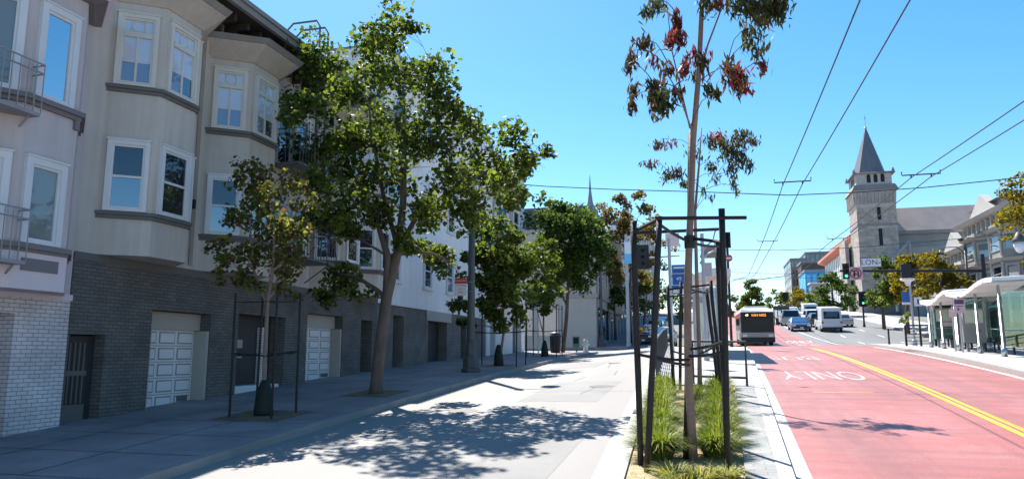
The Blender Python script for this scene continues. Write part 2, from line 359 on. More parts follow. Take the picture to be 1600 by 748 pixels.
def npobj(name, V, Fc, m, parent=None, loc=None):
    """large triangle/quad mesh from numpy arrays"""
    me = bpy.data.meshes.new(name)
    o0 = rootloc(parent) if parent is not None else Vector(loc or (0, 0, 0))
    V = V - np.array(o0); k = Fc.shape[1]; nf = len(Fc)
    me.vertices.add(len(V)); me.vertices.foreach_set('co', V.astype(np.float32).ravel())
    me.loops.add(nf * k); me.loops.foreach_set('vertex_index', Fc.astype(np.int32).ravel())
    me.polygons.add(nf); me.polygons.foreach_set('loop_start', np.arange(0, nf * k, k, dtype=np.int32))
    me.polygons.foreach_set('loop_total', np.full(nf, k, dtype=np.int32))
    me.update(calc_edges=True); me.validate()
    me.materials.append(M[m] if isinstance(m, str) else m)
    o = bpy.data.objects.new(name, me); COL.objects.link(o)
    if parent is not None: o.parent = parent
    else: o.location = o0
    return o
def thing(name, label, cat, loc=(0, 0, 0), group=None):
    o = bpy.data.objects.new(name, None); COL.objects.link(o); o.location = loc; o.empty_display_size = .2
    o['label'] = label; o['category'] = cat
    if group: o['group'] = group
    return o
def tag(o, label, cat, group=None):
    o['label'] = label; o['category'] = cat
    if group: o['group'] = group
    return o
def dup(root, loc, label=None, group=None):
    r = root.copy(); COL.objects.link(r); r.location = loc
    if label: r['label'] = label
    if group: r['group'] = group
    for ch in list(root.children):
        c = ch.copy(); COL.objects.link(c); c.parent = r
        for gch in ch.children:
            d = gch.copy(); COL.objects.link(d); d.parent = c
    return r
def text(name, body, size, O, U, V, m, parent, depth=.004, align='CENTER', squash=1.0):
    """lettering as a mesh: origin O, text runs along U, letters stand along V"""
    cu = bpy.data.curves.new(name, 'FONT'); cu.body = body; cu.size = size; cu.align_x = align; cu.align_y = 'CENTER'; cu.resolution_u = 3
    cu.extrude = 0
    t = bpy.data.objects.new(name, cu); COL.objects.link(t)
    bpy.context.view_layer.update()
    me = bpy.data.meshes.new_from_object(t); bpy.data.objects.remove(t)
    O, U, V = Vector(O), Vector(U).normalized(), Vector(V).normalized()
    vs = [tuple(O + U * (v.co.x * squash) + V * v.co.y) for v in me.vertices]; fs = [tuple(p.vertices) for p in me.polygons]
    bpy.data.meshes.remove(me)
    return obj(name, (vs, fs), m, parent)

# ------------------------------------------------------------------ setting
def sheet(name, ys, lo, hi, m, off=0., nx=1, kind='structure', thick=0, parent=None):
    """strip along the street between the curves lo(Y) and hi(Y); thick>0 gives it real sides"""
    mb = MB(); rows = []
    lo = lo if callable(lo) else (lambda y, a=lo: a); hi = hi if callable(hi) else (lambda y, a=hi: a)
    for y in ys:
        a, b = lo(y), hi(y); rows.append([(a + (b - a) * i / nx, y, g(a + (b - a) * i / nx, y) + off) for i in range(nx + 1)])
    n = nx + 1; vs = [p for r in rows for p in r]; fs = [(i * n + j, i * n + j + 1, (i + 1) * n + j + 1, (i + 1) * n + j) for i in range(len(rows) - 1) for j in range(nx)]
    mb.add(vs, fs)
    if thick:
        for i in range(len(rows) - 1):
            for e, fl in ((0, 0), (nx, 1)):
                a, b = rows[i][e], rows[i + 1][e]; q = [a, b, (b[0], b[1], b[2] - thick), (a[0], a[1], a[2] - thick)]
                mb.add(q, [(3, 2, 1, 0) if fl else (0, 1, 2, 3)][:1] if not fl else [(3, 2, 1, 0)])
        for r, fl in ((rows[0], 1), (rows[-1], 0)):
            for j in range(nx):
                a, b = r[j], r[j + 1]; mb.add([a, b, (b[0], b[1], b[2] - thick), (a[0], a[1], a[2] - thick)], [(0, 3, 2, 1)[::1]] if fl else [(0, 1, 2, 3)])
    o = obj(name, mb, m, parent)
    if kind: o['kind'] = kind
    return o
def rg(a, b, st): return list(np.linspace(a, b, max(2, int(abs(b - a) / st) + 1)))
padL = lambda y: .73 + .025 * (y - 10.4) - .40 - .008 * (y - 10.4)      # pavers inner edge
padR = lambda y: .73 + .025 * (y - 10.4)
crk = lambda y: .94 + .029 * (y - 10.4)
redL = lambda y: 1.19 + .026 * (y - 11.35)
yel = lambda y: 4.8 + .026 * (y - 14) - .0001 * (y - 14) ** 2
rcb = lambda y: 8.73 + .045 * (y - 25) - .0001 * (y - 25) ** 2
isoL = lambda y: -1.62 - .042 * (y - 10)
isiL = lambda y: -1.16 - .046 * (y - 10)
LC = -7.3            # left kerb line
sheet('ground', rg(-20, 410, 4), -260, 260, 'terrain', -.10, nx=52)
sheet('left_road', rg(-6, 190, 1.0), lambda y: LC - .1, isoL, 'road', 0, nx=8)
sheet('bus_lane', rg(-6, 62, 1.0), redL, lambda y: rcb(y) + .02, 'red', 0, nx=2)
sheet('bus_lane', rg(62, 190, 2.0), 1.6, lambda y: 8.6 - min(1, max(0, (y - 62) / 25)) * 1.0, 'red', 0, nx=2)
sheet('right_road', rg(-6, 56.5, 1.0), lambda y: rcb(y) + 4.0, 18.9, 'road_grey', 0, nx=2)
sheet('right_road', rg(56.5, 190, 1.5), lambda y: (9.95 if y < 62 else 8.6 - min(1, max(0, (y - 62) / 25)) * 1.0), 18.9, 'road_grey', -.004, nx=2)
sheet('crossing_road', rg(48.6, 66, 1.0), -60, lambda y: LC - .1, 'road_grey', -.004, nx=8)
sheet('crossing_road', rg(48.6, 66, 1.0), 18.9, 60, 'road_grey', -.004, nx=2)
# left pavement with kerb
for a, b in ((-6, 48.5), (66, 188)):
    sheet('left_sidewalk', rg(a, b, 1.0), -12.9, LC - .16, 'sidewalk', .14, nx=4, thick=.3)
    sheet('left_kerb', rg(a, b, 1.0), LC - .16, LC, 'curb_left', .143, nx=1, thick=.3)
# paving joints of the left pavement
jm = MB()
for y in np.arange(8.2, 48, 1.52):
    pts = [(x, y, g(x, y) + .144) for x in np.linspace(-12.1, LC - .17, 5)]
    for p, q in zip(pts, pts[1:]): jm.add([p, q, (q[0], q[1] + .02, q[2]), (p[0], p[1] + .02, p[2])], [(0, 1, 2, 3)])
for x in (-10.7, -9.1):
    yy = rg(8.2, 48, 1.5)
    for a, b in zip(yy, yy[1:]): jm.add([(x, a, g(x, a) + .145), (x + .018, a, g(x, a) + .145), (x + .018, b, g(x, b) + .145), (x, b, g(x, b) + .145)], [(0, 1, 2, 3)])
obj('sidewalk_joints', jm, 'seam', kind='structure')
# median
ME = 46.5            # where the median station ends
sheet('left_gutter', rg(-6, ME, 1.0), isoL, lambda y: isiL(y) - .2, 'gutter', .004)
sheet('median_kerb', rg(-6, ME, 1.0), lambda y: isiL(y) - .2, isiL, 'curb', .13, thick=.25)
sheet('planter_bed', rg(-6, 20.4, .5), isiL, padL, 'mulch', .09, nx=4)
sheet('paver_path', rg(-6, 20.4, .6), padL, padR, 'paver', .125, thick=.12)
sheet('station_platform', rg(20.4, ME, .8), isiL, padR, 'platform', .128, nx=2, thick=.2)
sheet('right_kerb', rg(-6, ME, .8), padR, lambda y: crk(y) - .02, 'gutter', .134, thick=.25)
sheet('kerb_seam', rg(-6, ME, .8), lambda y: crk(y) - .02, lambda y: crk(y) + .015, 'seam', .002)
sheet('right_gutter', rg(-6, ME, .8), lambda y: crk(y) + .015, redL, 'gutter', .004)
sm = MB()                                       # joints across platform slabs
for y in np.arange(21.2, ME, 1.1):
    sm.add([(isiL(y), y, g(0, y) + .132), (padR(y), y, g(0, y) + .132), (padR(y), y + .02, g(0, y) + .133), (isiL(y), y + .02, g(0, y) + .133)], [(0, 1, 2, 3)])
for y in (13.2, 16.3, 20.4):
    sm.add([(padR(y), y, g(0, y) + .139), (crk(y), y, g(0, y) + .139), (crk(y), y + .02, g(0, y) + .14), (padR(y), y + .02, g(0, y) + .14)], [(0, 1, 2, 3)])
    sm.add([(crk(y), y, g(0, y) + .009), (redL(y), y, g(0, y) + .009), (redL(y), y + .015, g(0, y) + .01), (crk(y), y + .015, g(0, y) + .01)], [(0, 1, 2, 3)])
obj('platform_joints', sm, 'seam', kind='structure')
# markings
for d in (0, .19): sheet('yellow_line', rg(-6, 48, 1.0), lambda y: yel(y) + d, lambda y: yel(y) + d + .115, 'yellow_paint', .006)
sheet('white_edge_line', rg(2, 50, 1.0), lambda y: rcb(y) - .34, lambda y: rcb(y) - .17, 'white_paint', .006)
sheet('lane_line', rg(50, 150, 1.5), lambda y: 10.6 - min(1, max(0, (y - 50) / 40)) * 2.3, lambda y: 10.75 - min(1, max(0, (y - 50) / 40)) * 2.3, 'white_paint', .007)
for y in np.arange(66, 150, 9): sheet('lane_dash', rg(y, y + 3, 1), 11.9, 12.05, 'white_paint', .007)
for y in np.arange(66, 150, 9): sheet('lane_dash', rg(y, y + 3, 1), 15.2, 15.35, 'white_paint', .007)
for y in np.arange(6, 44, 7.5): sheet('lane_dash', rg(y, y + 2.2, 1), -4.52, -4.42, 'faded_paint', .005) if y > 40 else None
sheet('stop_bar', rg(48.3, 48.8, .25), 2.3, 5.7, 'faded_paint', .007, nx=3)
sheet('stop_bar', rg(20.0, 20.09, .05), 2.35, 3.75, 'pale_yellow', .007, nx=3)
sheet('road_patch', rg(17.5, 22.5, .6), -4.6, -2.7, 'road_patch', .003, nx=2); sheet('road_patch', rg(28.5, 33, .6), -6.2, -4.4, 'road_patch', .003, nx=2); sheet('road_patch', rg(8.5, 13.5, .6), -3.2, -2.2, 'road_patch', .003, nx=2)
for cx_, cy_, r_ in ((-3.05, 20.9, .36), (-5.4, 15.8, .34), (-3.9, 31, .36)):
    mh = MB().add([(cx_ + r_ * math.cos(a), cy_ + r_ * math.sin(a), g(cx_, cy_) + .007 + .0 * a + (g(cx_, cy_ + r_ * math.sin(a)) - g(cx_, cy_))) for a in np.linspace(0, 2 * math.pi, 20, endpoint=False)], [tuple(range(20))]); obj('manhole_cover', mh, 'manhole', kind='structure')
cr_ = MB(); rc_ = random.Random(4)
for k in range(14):
    x, y = rc_.uniform(-6.8, -2.4), rc_.uniform(9.5, 40); dx, dy = (rc_.uniform(.1, .3), .05) if k % 2 else (.03, rc_.uniform(.3, .5))
    for i in range(9):
        x2, y2 = x + dx * rc_.uniform(.3, 1.2) * (1 if k % 3 else -1), y + dy * rc_.uniform(-.4, 1.4)
        if -6.9 < x2 < -2.2: cr_.add([(x, y, g(x, y) + .006), (x2, y2, g(x2, y2) + .006), (x2 + .012, y2 + .014, g(x2, y2) + .006), (x + .012, y + .014, g(x, y) + .006)], [(0, 1, 2, 3)])
        x, y = x2, y2
obj('road_cracks', cr_, 'seam', kind='structure')
def road_text(body, X, Y, w, h, flip, m='white_paint'):
    cu = bpy.data.curves.new('t', 'FONT'); cu.body = body; cu.size = 1; cu.align_x = 'CENTER'; cu.align_y = 'CENTER'; cu.resolution_u = 3
    t = bpy.data.objects.new('t', cu); COL.objects.link(t); bpy.context.view_layer.update()
    me = bpy.data.meshes.new_from_object(t); bpy.data.objects.remove(t)
    xs = [v.co.x for v in me.vertices]; yy = [v.co.y for v in me.vertices]; sx = w / (max(xs) - min(xs)); sy = h / (max(yy) - min(yy)); s = -1 if flip else 1
    vs = []
    for v in me.vertices:
        x, y = X + s * v.co.x * sx, Y + s * v.co.y * sy; vs.append((x, y, g(x, y) + .008))
    obj('lane_lettering', (vs, [tuple(p.vertices) for p in me.polygons]), m, kind='structure'); bpy.data.meshes.remove(me)
road_text('ONLY', 3.2, 25.1, 2.35, 3.1, True, 'faded_paint')
road_text('BUS', 3.3, 34.5, 2.0, 3.0, True, 'faded_paint')
road_text('BUS', 7.3, 63, 1.9, 3.2, False, 'white_paint'); road_text('ONLY', 7.3, 69, 2.2, 3.2, False, 'white_paint')
# small cracks and utility cover on the red lane
ck = MB()
for (u, v, w) in ((2.3, 21.3, .45), (3.1, 44.0, .6), (2.6, 50, .7), (3.8, 52, .7)):
    ck.add([(u - w / 2, v, g(u, v) + .007), (u, v - .05, g(u, v) + .007), (u + w / 2, v, g(u, v) + .007), (u, v + .05, g(u, v) + .007)], [(0, 1, 2, 3)])
obj('lane_covers', ck, 'seam', kind='structure')
# right boarding platform
sheet('boarding_platform', rg(4, 55, 1.0), lambda y: rcb(y) + .16, lambda y: rcb(y) + 4.0 - max(0, y - 50) * .7, 'platform', .15, nx=2, thick=.3)
sheet('boarding_kerb', rg(4, 55, 1.0), lambda y: rcb(y), lambda y: rcb(y) + .16, 'curb', .153, thick=.3)
for a, b in ((-6, 48.5), (66, 188)):
    sheet('right_sidewalk', rg(a, b, 1.5), 19.05, 24.6, 'platform', .14, nx=2, thick=.3)
    sheet('right_kerb', rg(a, b, 1.5), 18.9, 19.05, 'curb', .143, thick=.3)
# yellow-nosed far median beyond the crossing
sheet('far_median', rg(66, 150, 1.0), .2, 1.55, 'platform', .13, thick=.25)
sheet('median_nose', rg(ME, ME + 1.2, .4), lambda y: isiL(ME) + (y - ME) * .7, lambda y: padR(ME) - (y - ME) * .3, 'yellow_curb', .12, nx=2, thick=.25)
# tree pits
def pit(x, y, wx, wy): sheet('tree_pit', rg(y - wy / 2, y + wy / 2, .4), x - wx / 2, x + wx / 2, 'dirt', .147, nx=2)
T1 = Vector((-9.0, 13.65)); T2 = Vector((-8.5, 17.9)); T3 = Vector((-8.5, 29.3)); T4 = Vector((-8.7, 38.8)); T5 = Vector((-9.4, 47.2))
pit(T1.x, T1.y, 1.5, 1.5); pit(T2.x, T2.y, 1.3, 1.6); pit(T3.x, T3.y, 1.2, 1.4); pit(T4.x, T4.y, 1.2, 1.4); pit(T5.x, T5.y, 1.0, 1.2)
# ------------------------------------------------------------------ building helpers
def window(root, O, U, Nn, w, h, fm, style='plain', panes=('pane_mid',), label=None, cw=.09, sill=None, circle=True):
    """casing + sash frame as the window part, its panes as sub-parts; O = lower left corner on the wall, U along the wall, Nn outward"""
    O, U, Nn = Vector(O), Vector(U).normalized(), Vector(Nn).normalized(); Z = Vector((0, 0, 1))
    f = MB()
    def bar(a, b, c, d, p0, p1): f.ob(O + U * a + Z * c + Nn * p0, U * (b - a), Z * (d - c), Nn * (p1 - p0))
    bar(0, cw, 0, h, -.02, .075); bar(w - cw, w, 0, h, -.02, .075); bar(cw, w - cw, h - cw, h, -.02, .075); bar(cw, w - cw, 0, .05, -.02, .075)
    bar(-.02, w + .02, h, h + .035, -.02, .10)
    a, b, c, d = cw, w - cw, .05, h - cw; sw = .045
    bar(a, a + sw, c, d, -.02, .045); bar(b - sw, b, c, d, -.02, .045); bar(a + sw, b - sw, d - sw, d, -.02, .045); bar(a + sw, b - sw, c, c + sw, -.02, .045)
    a += sw; b -= sw; c += sw; d -= sw; P = []
    if style == 'sash':
        mz = c + (d - c) * .5; bar(a, b, mz - .025, mz + .025, -.02, .05); P = [(a, b, mz + .025, d, .012), (a, b, c, mz - .025, .022)]
    elif style == 'transom':
        tz = d - (d - c) * .235; bar(a, b, tz - .06, tz + .05, -.02, .06); mx = (a + b) / 2; bar(mx - .022, mx + .022, c, tz - .06, -.02, .04)
        lz = c + (tz - c) * .42; bar(a, b, lz - .012, lz + .012, -.0, .02)
        P = [(a, b, tz + .05, d, .012), (a, mx - .022, lz + .012, tz - .06, .012), (mx + .022, b, lz + .012, tz - .06, .012), (a, mx - .022, c, lz - .012, .012), (mx + .022, b, c, lz - .012, .012)]
        r = min((d - tz - .05) * .47, (b - a) * .3); cz = (d + tz + .05) / 2; mid = (a + b) / 2
        f.tube([O + U * (mid + r * math.cos(t)) + Z * (cz + r * math.sin(t)) + Nn * .02 for t in np.linspace(0, 2 * math.pi, 21)], .016, 6, False)
        for sgn in (-1, 1): f.tube([O + U * (mid + sgn * r) + Z * (cz + q * r) + Nn * .02 for q in (-1.05, 1.05)], .012, 6)
    elif style == 'grid':
        mz = (c + d) / 2; mx = (a + b) / 2; bar(a, b, mz - .03, mz + .03, -.02, .04); bar(mx - .02, mx + .02, c, d, -.02, .03); P = [(a, b, c, d, .01)]
    else: P = [(a, b, c, d, .012)]
    wo = obj('window', f, fm, root)
    if label: wo['label'] = label
    for i, (a, b, c, d, p) in enumerate(P):
        mb = MB(); mb.ob(O + U * a + Z * c + Nn * (-.015), U * (b - a), Z * (d - c), Nn * (p + .015)); obj('pane', mb, panes[min(i, len(panes) - 1)], wo)
    if sill:
        mb = MB(); mb.ob(O - U * .07 - Z * .09 - Nn * .02, U * (w + .14), Z * .088, Nn * .15); obj('sill', mb, sill, wo)
    return wo
def foot(X, y0, ya, yb, y1, p, e=0, s=1):
    return [(X - s * .05, y0 - e), (X + s * (p + e), ya - e * .45), (X + s * (p + e), yb + e * .45), (X - s * .05, y1 + e)]
def sheetwall(mb, X, y0, y1, z0, z1, holes, depth, back, s=1):
    """street wall (facing s*X) with openings and reveals, plus ends, roof and back"""
    ys = sorted({y0, y1, *[h[0] for h in holes], *[h[1] for h in holes]}); zs = sorted({z0, z1, *[h[2] for h in holes], *[h[3] for h in holes]})
    for a, b in zip(ys, ys[1:]):
        for c, d in zip(zs, zs[1:]):
            if any(a >= h[0] - 1e-6 and b <= h[1] + 1e-6 and c >= h[2] - 1e-6 and d <= h[3] + 1e-6 for h in holes): continue
            mb.add([(X, a, c), (X, b, c), (X, b, d), (X, a, d)], [(0, 1, 2, 3)])
    for ya, yb, za, zb in holes:
        x2 = X - s * depth
        mb.add([(X, ya, za), (X, yb, za), (X, yb, zb), (X, ya, zb), (x2, ya, za), (x2, yb, za), (x2, yb, zb), (x2, ya, zb)], [(0, 1, 5, 4), (1, 2, 6, 5), (2, 3, 7, 6), (3, 0, 4, 7)])
    B = back
    mb.add([(X, y0, z0), (X, y1, z0), (X, y1, z1), (X, y0, z1), (B, y0, z0), (B, y1, z0), (B, y1, z1), (B, y0, z1)], [(0, 4, 7, 3), (1, 2, 6, 5), (3, 7, 6, 2), (4, 5, 6, 7)])
    return mb
def garage(root, X, y0, y1, z0, z1, rows=5, cols=3, label=None, dep=.35):
    x = X - dep; d = MB(); d.box(x - .06, x, y0, y1, z0, z1)
    o = obj('garage_door', d, 'garage', root)
    if label: o['label'] = label
    gr = MB(); pn = MB(); rh = (z1 - z0) / rows; cwid = (y1 - y0) / cols
    for r in range(rows):
        for c in range(cols):
            a, b = y0 + c * cwid + .05, y0 + (c + 1) * cwid - .05; e, f = z0 + r * rh + .05, z0 + (r + 1) * rh - .05
            gr.box(x, x + .006, a, b, e, f); pn.box(x + .006, x + .016, a + .028, b - .028, e + .028, f - .028)
        if r: gr.box(x, x + .007, y0, y1, z0 + r * rh - .007, z0 + r * rh + .007)
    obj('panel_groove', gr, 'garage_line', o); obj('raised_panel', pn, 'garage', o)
    v = MB(); v.box(x + .016, x + .022, y1 - cwid + .12, y1 - .12, z0 + .18, z0 + .31)
    obj('vent', v, 'sillgrey', o)
    return o
def fire_balcony(root, X, y0, y1, z, h, p, m, name='fire_escape', cage=None):
    """landing with railing, brackets"""
    f = MB(); f.box(X, X + p, y0, y1, z - .06, z)
    for y in (y0 + .12, y1 - .12):
        f.tube([(X + .02, y, z - .6), (X + p - .1, y, z - .05)], .02, 6)
    o = obj(name, f, m, root)
    r = MB()
    pts = [(X, y0), (X + p, y0), (X + p, y1), (X, y1)]
    for zz in (z + h, z + h - .16): r.tube([(x, y, zz) for x, y in pts], .017, 6)
    n = max(2, int((y1 - y0) / .15))
    for i in range(n + 1): y = y0 + (y1 - y0) * i / n; r.tube([(X + p, y, z), (X + p, y, z + h)], .010, 5)
    for i in range(1, 4):
        for y in (y0, y1): r.tube([(X + p * i / 4, y, z), (X + p * i / 4, y, z + h)], .010, 5)
    obj('railing', r, m, o)
    return o
FX = -12.2

# ---- mauve house at the left edge -------------------------------------------------
t = thing('apartment_house', 'mauve apartment house with white painted brick ground floor at the left edge', 'house', (FX, 9.0, -2.4))
mb = sheetwall(MB(), FX, 2.0, 11.72, 1.1, 10.6, [], .3, -24); obj('wall', mb, 'pink', t)
mb = sheetwall(MB(), FX + .03, 2.0, 11.72, -3.2, 1.1, [(7.2, 10.55, -3.2, .72)], 1.0, -24); obj('brick_base', mb, 'brick_white', t)
mb = MB(); mb.box(FX - 1.0, FX - .9, 7.1, 10.6, -3.2, .8); obj('recessed_entry', mb, 'pink_dark', t)
mb = MB(); mb.box(FX + .03, FX + .06, 2, 11.74, 1.02, 1.14); obj('brick_course', mb, 'pink_trim', t)
fp = foot(FX, 8.55, 9.75, 10.85, 11.62, .72)
bay = obj('bay', MB().prism(fp, 1.25, 6.9), 'pink', t)
obj('panel_base', MB().prism(foot(FX, 8.55, 9.75, 10.85, 11.62, .72, .03), 1.10, 1.78), 'pink_trim', bay)
mb = MB(); x = FX + .755; mb.box(x, x + .012, 9.93, 10.68, 1.42, 1.64)
mb.ob((FX + .13, 8.67, 1.42), (.55, .92, 0), (0, 0, .22), (.012, -.007, 0)); obj('sunk_panel', mb, 'pink_dark', bay)
for za, e, h in ((1.80, .10, .09), (1.74, .05, .06), (4.42, .12, .09), (4.34, .06, .08)):
    obj('sill_band', MB().prism(foot(FX, 8.55, 9.75, 10.85, 11.62, .72, e), za, za + h), 'pink_dark', bay)
mb = MB(); mb.ob((FX + .7, 10.75, 4.16), (.08, 0, 0), (0, .1, 0), (0, 0, .18)); obj('bracket', mb, 'pink_dark', bay)
obj('cornice', MB().prism(foot(FX, 8.55, 9.75, 10.85, 11.62, .72, .1), 6.72, 6.8, foot(FX, 8.55, 9.75, 10.85, 11.62, .72, .32)), 'pink_dark', t)
obj('cornice', MB().prism(foot(FX, 8.55, 9.75, 10.85, 11.62, .72, .34), 6.805, 7.05, foot(FX, 8.55, 9.75, 10.85, 11.62, .72, .5)), 'pink_trim', t)
du = Vector((.72 + .05, 1.2, 0)); dl = du.length; dn = Vector((1.2, -.77, 0))
for zb, zh, pA, pB in ((1.90, 1.52, 'pane_shade', 'pane_mid'), (4.52, 1.78, 'pane_sky', 'pane_shade')):
    window(t, (FX + .72, 9.83, zb), (0, 1, 0), (1, 0, 0), .84, zh, 'white_trim', 'plain', (pA,), cw=.12)
    window(t, Vector((FX - .05, 8.55, zb)) + du.normalized() * .25, du, dn, 1.05, zh, 'white_trim', 'plain', (pB,), cw=.12)
for z in (1.55, 4.15): fire_balcony(t, FX + .3, 7.2, 9.82, z, .88, .68, 'iron')
mb = MB(); mb.box(FX - .9, FX - .86, 10.0, 10.25, -.35, .0); obj('intercom_box', mb, 'black', t)

# ---- grey-green house with four bays ------------------------------------------------
t = thing('apartment_house', 'grey green stucco apartment house with bay windows over dark painted brick garages', 'house', (FX, 18.6, -1.3))
Y0, Y1 = 11.74, 25.58
holes = [(11.80, 12.70, -3.2, .38), (13.98, 16.02, -3.2, .98), (17.15, 19.40, -3.2, 1.05), (20.62, 22.92, -3.2, 1.25), (24.3, 25.2, -3.2, 1.2)]
obj('brick_base', sheetwall(MB(), FX, Y0, Y1, -3.2, 2.0, holes, .55, -24), 'brick_dark', t)
mb = MB(); mb.box(FX, FX + .02, Y0, Y1, 1.86, 2.02); obj('soldier_course', mb, 'sillgrey', t)
obj('wall', sheetwall(MB(), FX - .02, Y0, Y1, 2.0, 9.0, [], .3, -24), 'stucco', t)
mb = MB(); mb.box(-24, FX, Y0, Y1, 9.0, 9.25); obj('roof', mb, 'roof_dark', t)
# eave with brackets
mb = MB(); mb.box(FX - .02, FX + .98, Y0 - .1, Y1 + .05, 8.62, 8.78); ev = obj('eave', mb, 'eave_dark', t)
mb = MB(); mb.box(FX + .98, FX + 1.1, Y0 - .1, Y1 + .05, 8.58, 8.74); mb.box(FX + .9, FX + 1.16, Y0 - .1, Y1 + .05, 8.742, 8.86); obj('gutter', mb, 'eave_edge', ev)
bk = 0
for y in np.arange(Y0 + .25, Y1, .55):
    mb = MB(); mb.box(FX - .01, FX + .7, y, y + .1, 8.42, 8.615); mb.box(FX - .01, FX + .3, y + .01, y + .09, 8.2, 8.418); obj('bracket', mb, 'eave_dark', ev)
BP = .8
for i, (a, b, c, d) in enumerate(((12.2, 12.84, 13.98, 14.64), (15.4, 16.06, 17.22, 17.9), (20.6, 21.3, 22.38, 23.08), (23.2, 23.9, 24.9, 25.5))):
    by = obj('bay', MB().prism(foot(FX, a, b, c, d, BP), 2.02, 8.0), 'stucco', t)
    for za, hh, e in ((2.86, .07, .07), (2.78, .075, .045), (5.60, .07, .08), (5.52, .075, .05)):
        obj('sill_band', MB().prism(foot(FX, a, b, c, d, BP, e), za, za + hh), 'sillgrey', by)
    can = obj('canopy', MB().prism(foot(FX, a, b, c, d, BP, .04), 7.55, 7.93, foot(FX, a, b, c, d, BP, .50)), 'stucco', by)
    obj('canopy_edge', MB().prism(foot(FX, a, b, c, d, BP, .52), 7.935, 8.06, foot(FX, a, b, c, d, BP, .62)), 'eave_edge', can)
    dv = Vector((BP + .05, b - a, 0)); ln = dv.length; dn = Vector((b - a, -BP - .05, 0))
    O1 = Vector((FX - .05, a, 0)); ww = ln - .25
    window(t, O1 + dv.normalized() * .13 + Vector((0, 0, 5.68)), dv, dn, ww, 1.62, 'trim', 'transom', ('curtain', 'curtain', 'curtain', 'lace', 'lace'))
    window(t, (FX + BP, b + .1, 5.68), (0, 1, 0), (1, 0, 0), c - b - .2, 1.62, 'trim', 'transom', ('curtain', 'curtain', 'curtain', 'lace', 'pane_tree'))
    window(t, O1 + dv.normalized() * .13 + Vector((0, 0, 2.94)), dv, dn, ww, 1.52, 'white_trim', 'sash', ('pane_dark', 'pane_mid'))
    window(t, (FX + BP, b + .1, 2.94), (0, 1, 0), (1, 0, 0), c - b - .2, 1.52, 'white_trim', 'sash', ('pane_dark', 'pane_tree'))
    dv2 = Vector((-BP - .05, d - c, 0)); window(t, Vector((FX + BP, c, 2.94)) + dv2.normalized() * .11, dv2, (d - c, BP + .05, 0), ww, 1.52, 'white_trim', 'sash', ('pane_dark', 'pane_mid'))
    window(t, Vector((FX + BP, c, 5.68)) + dv2.normalized() * .11, dv2, (d - c, BP + .05, 0), ww, 1.62, 'trim', 'transom', ('curtain', 'curtain', 'curtain', 'lace', 'lace'))
# gate, garages, entry
gz = g(FX, 12.2) + .14
mb = MB(); mb.box(FX - .30, FX - .25, 11.82, 12.68, gz, .36); gt = obj('entry_gate', mb, 'door_dark', t)
mb = MB()
for y in np.linspace(11.93, 12.4, 5): mb.box(FX - .25, FX - .22, y, y + .035, gz + .35, .22)
mb.box(FX - .25, FX - .21, 11.86, 12.5, gz + .9, gz + 1.0); mb.box(FX - .25, FX - .21, 11.86, 12.5, gz, gz + .33); obj('gate_bars', mb, 'sillgrey', gt)
def gsur(y0, y1, z1, dep=.32):   # smooth lining above the door
    mb = MB(); mb.box(FX - .54, FX - .06, y0, y0 + .0, -3.0, z1)
    mb = MB(); mb.box(FX - .54, FX - dep + .02, y0 + .01, y1 - .01, z1 - .42, z1 - .01); mb.box(FX - .54, FX - .03, y1 - .10, y1 - .004, -3.0, z1 - .43); mb.box(FX - .54, FX - .03, y0 + .004, y0 + .06, -3.0, z1 - .43)
    obj('garage_lining', mb, 'beige_wall', t)
gsur(13.98, 16.02, .98); garage(t, FX, 14.04, 15.92, g(FX, 14.6) + .02, .56, 5, 3, dep=.4)
gsur(20.62, 22.92, 1.25); garage(t, FX, 20.68, 22.82, g(FX, 21.6) + .02, .83, 5, 3, dep=.4)
mb = MB(); mb.box(FX - .55, FX - .5, 17.15, 19.4, -3, 1.05); al = obj('entry_alcove', mb, 'door_dark', t)
mb = MB(); mb.box(FX - .5, FX - .1, 17.2, 19.35, -3, g(FX, 18.3) + .28); obj('step', mb, 'white_trim', al)
mb = MB(); mb.box(FX - .495, FX - .4, 18.75, 19.0, -1.0, .75); mb.box(FX - .495, FX - .4, 17.2, 17.32, -1.0, .95); obj('pilaster', mb, 'brick_white', al)
mb = MB(); mb.box(FX - .49, FX - .44, 17.75, 18.0, .15, .38); mb.box(FX - .49, FX - .46, 17.72, 18.03, -.12, -.05); obj('mail_slot', mb, 'beige_wall', al)
mb = MB(); mb.box(FX - .5, FX - .45, 24.32, 25.18, -3, 1.18); obj('side_door', mb, 'door_dark', t)
for z in (2.75, 5.45): fire_balcony(t, FX + .02, 18.2, 20.4, z, 1.0, .95, 'iron_dark')
window(t, (FX, 18.4, 5.5), (0, 1, 0), (1, 0, 0), .85, 1.85, 'white_trim', 'sash', ('pane_dark', 'pane_mid'))
window(t, (FX, 19.4, 5.5), (0, 1, 0), (1, 0, 0), .85, 1.85, 'white_trim', 'sash', ('pane_mid', 'pane_dark'))
window(t, (FX, 18.4, 2.8), (0, 1, 0), (1, 0, 0), .85, 1.65, 'white_trim', 'sash', ('pane_dark', 'pane_mid'))
window(t, (FX, 19.4, 2.8), (0, 1, 0), (1, 0, 0), .85, 1.65, 'white_trim', 'sash', ('pane_dark', 'pane_mid'))
ld = MB()
for y in (18.75, 19.25): ld.tube([(FX + 1.12, y, 5.6), (FX + 1.12, y, 9.75), (FX + 1.0, y, 9.95), (FX + .2, y, 9.95), (FX + .0, y, 9.75), (FX, y, 9.2)], .03, 6)
for z in np.arange(5.8, 9.4, .35): ld.tube([(FX + 1.12, 18.75, z), (FX + 1.12, 19.25, z)], .015, 5)
obj('roof_ladder', ld, 'iron_dark', t)
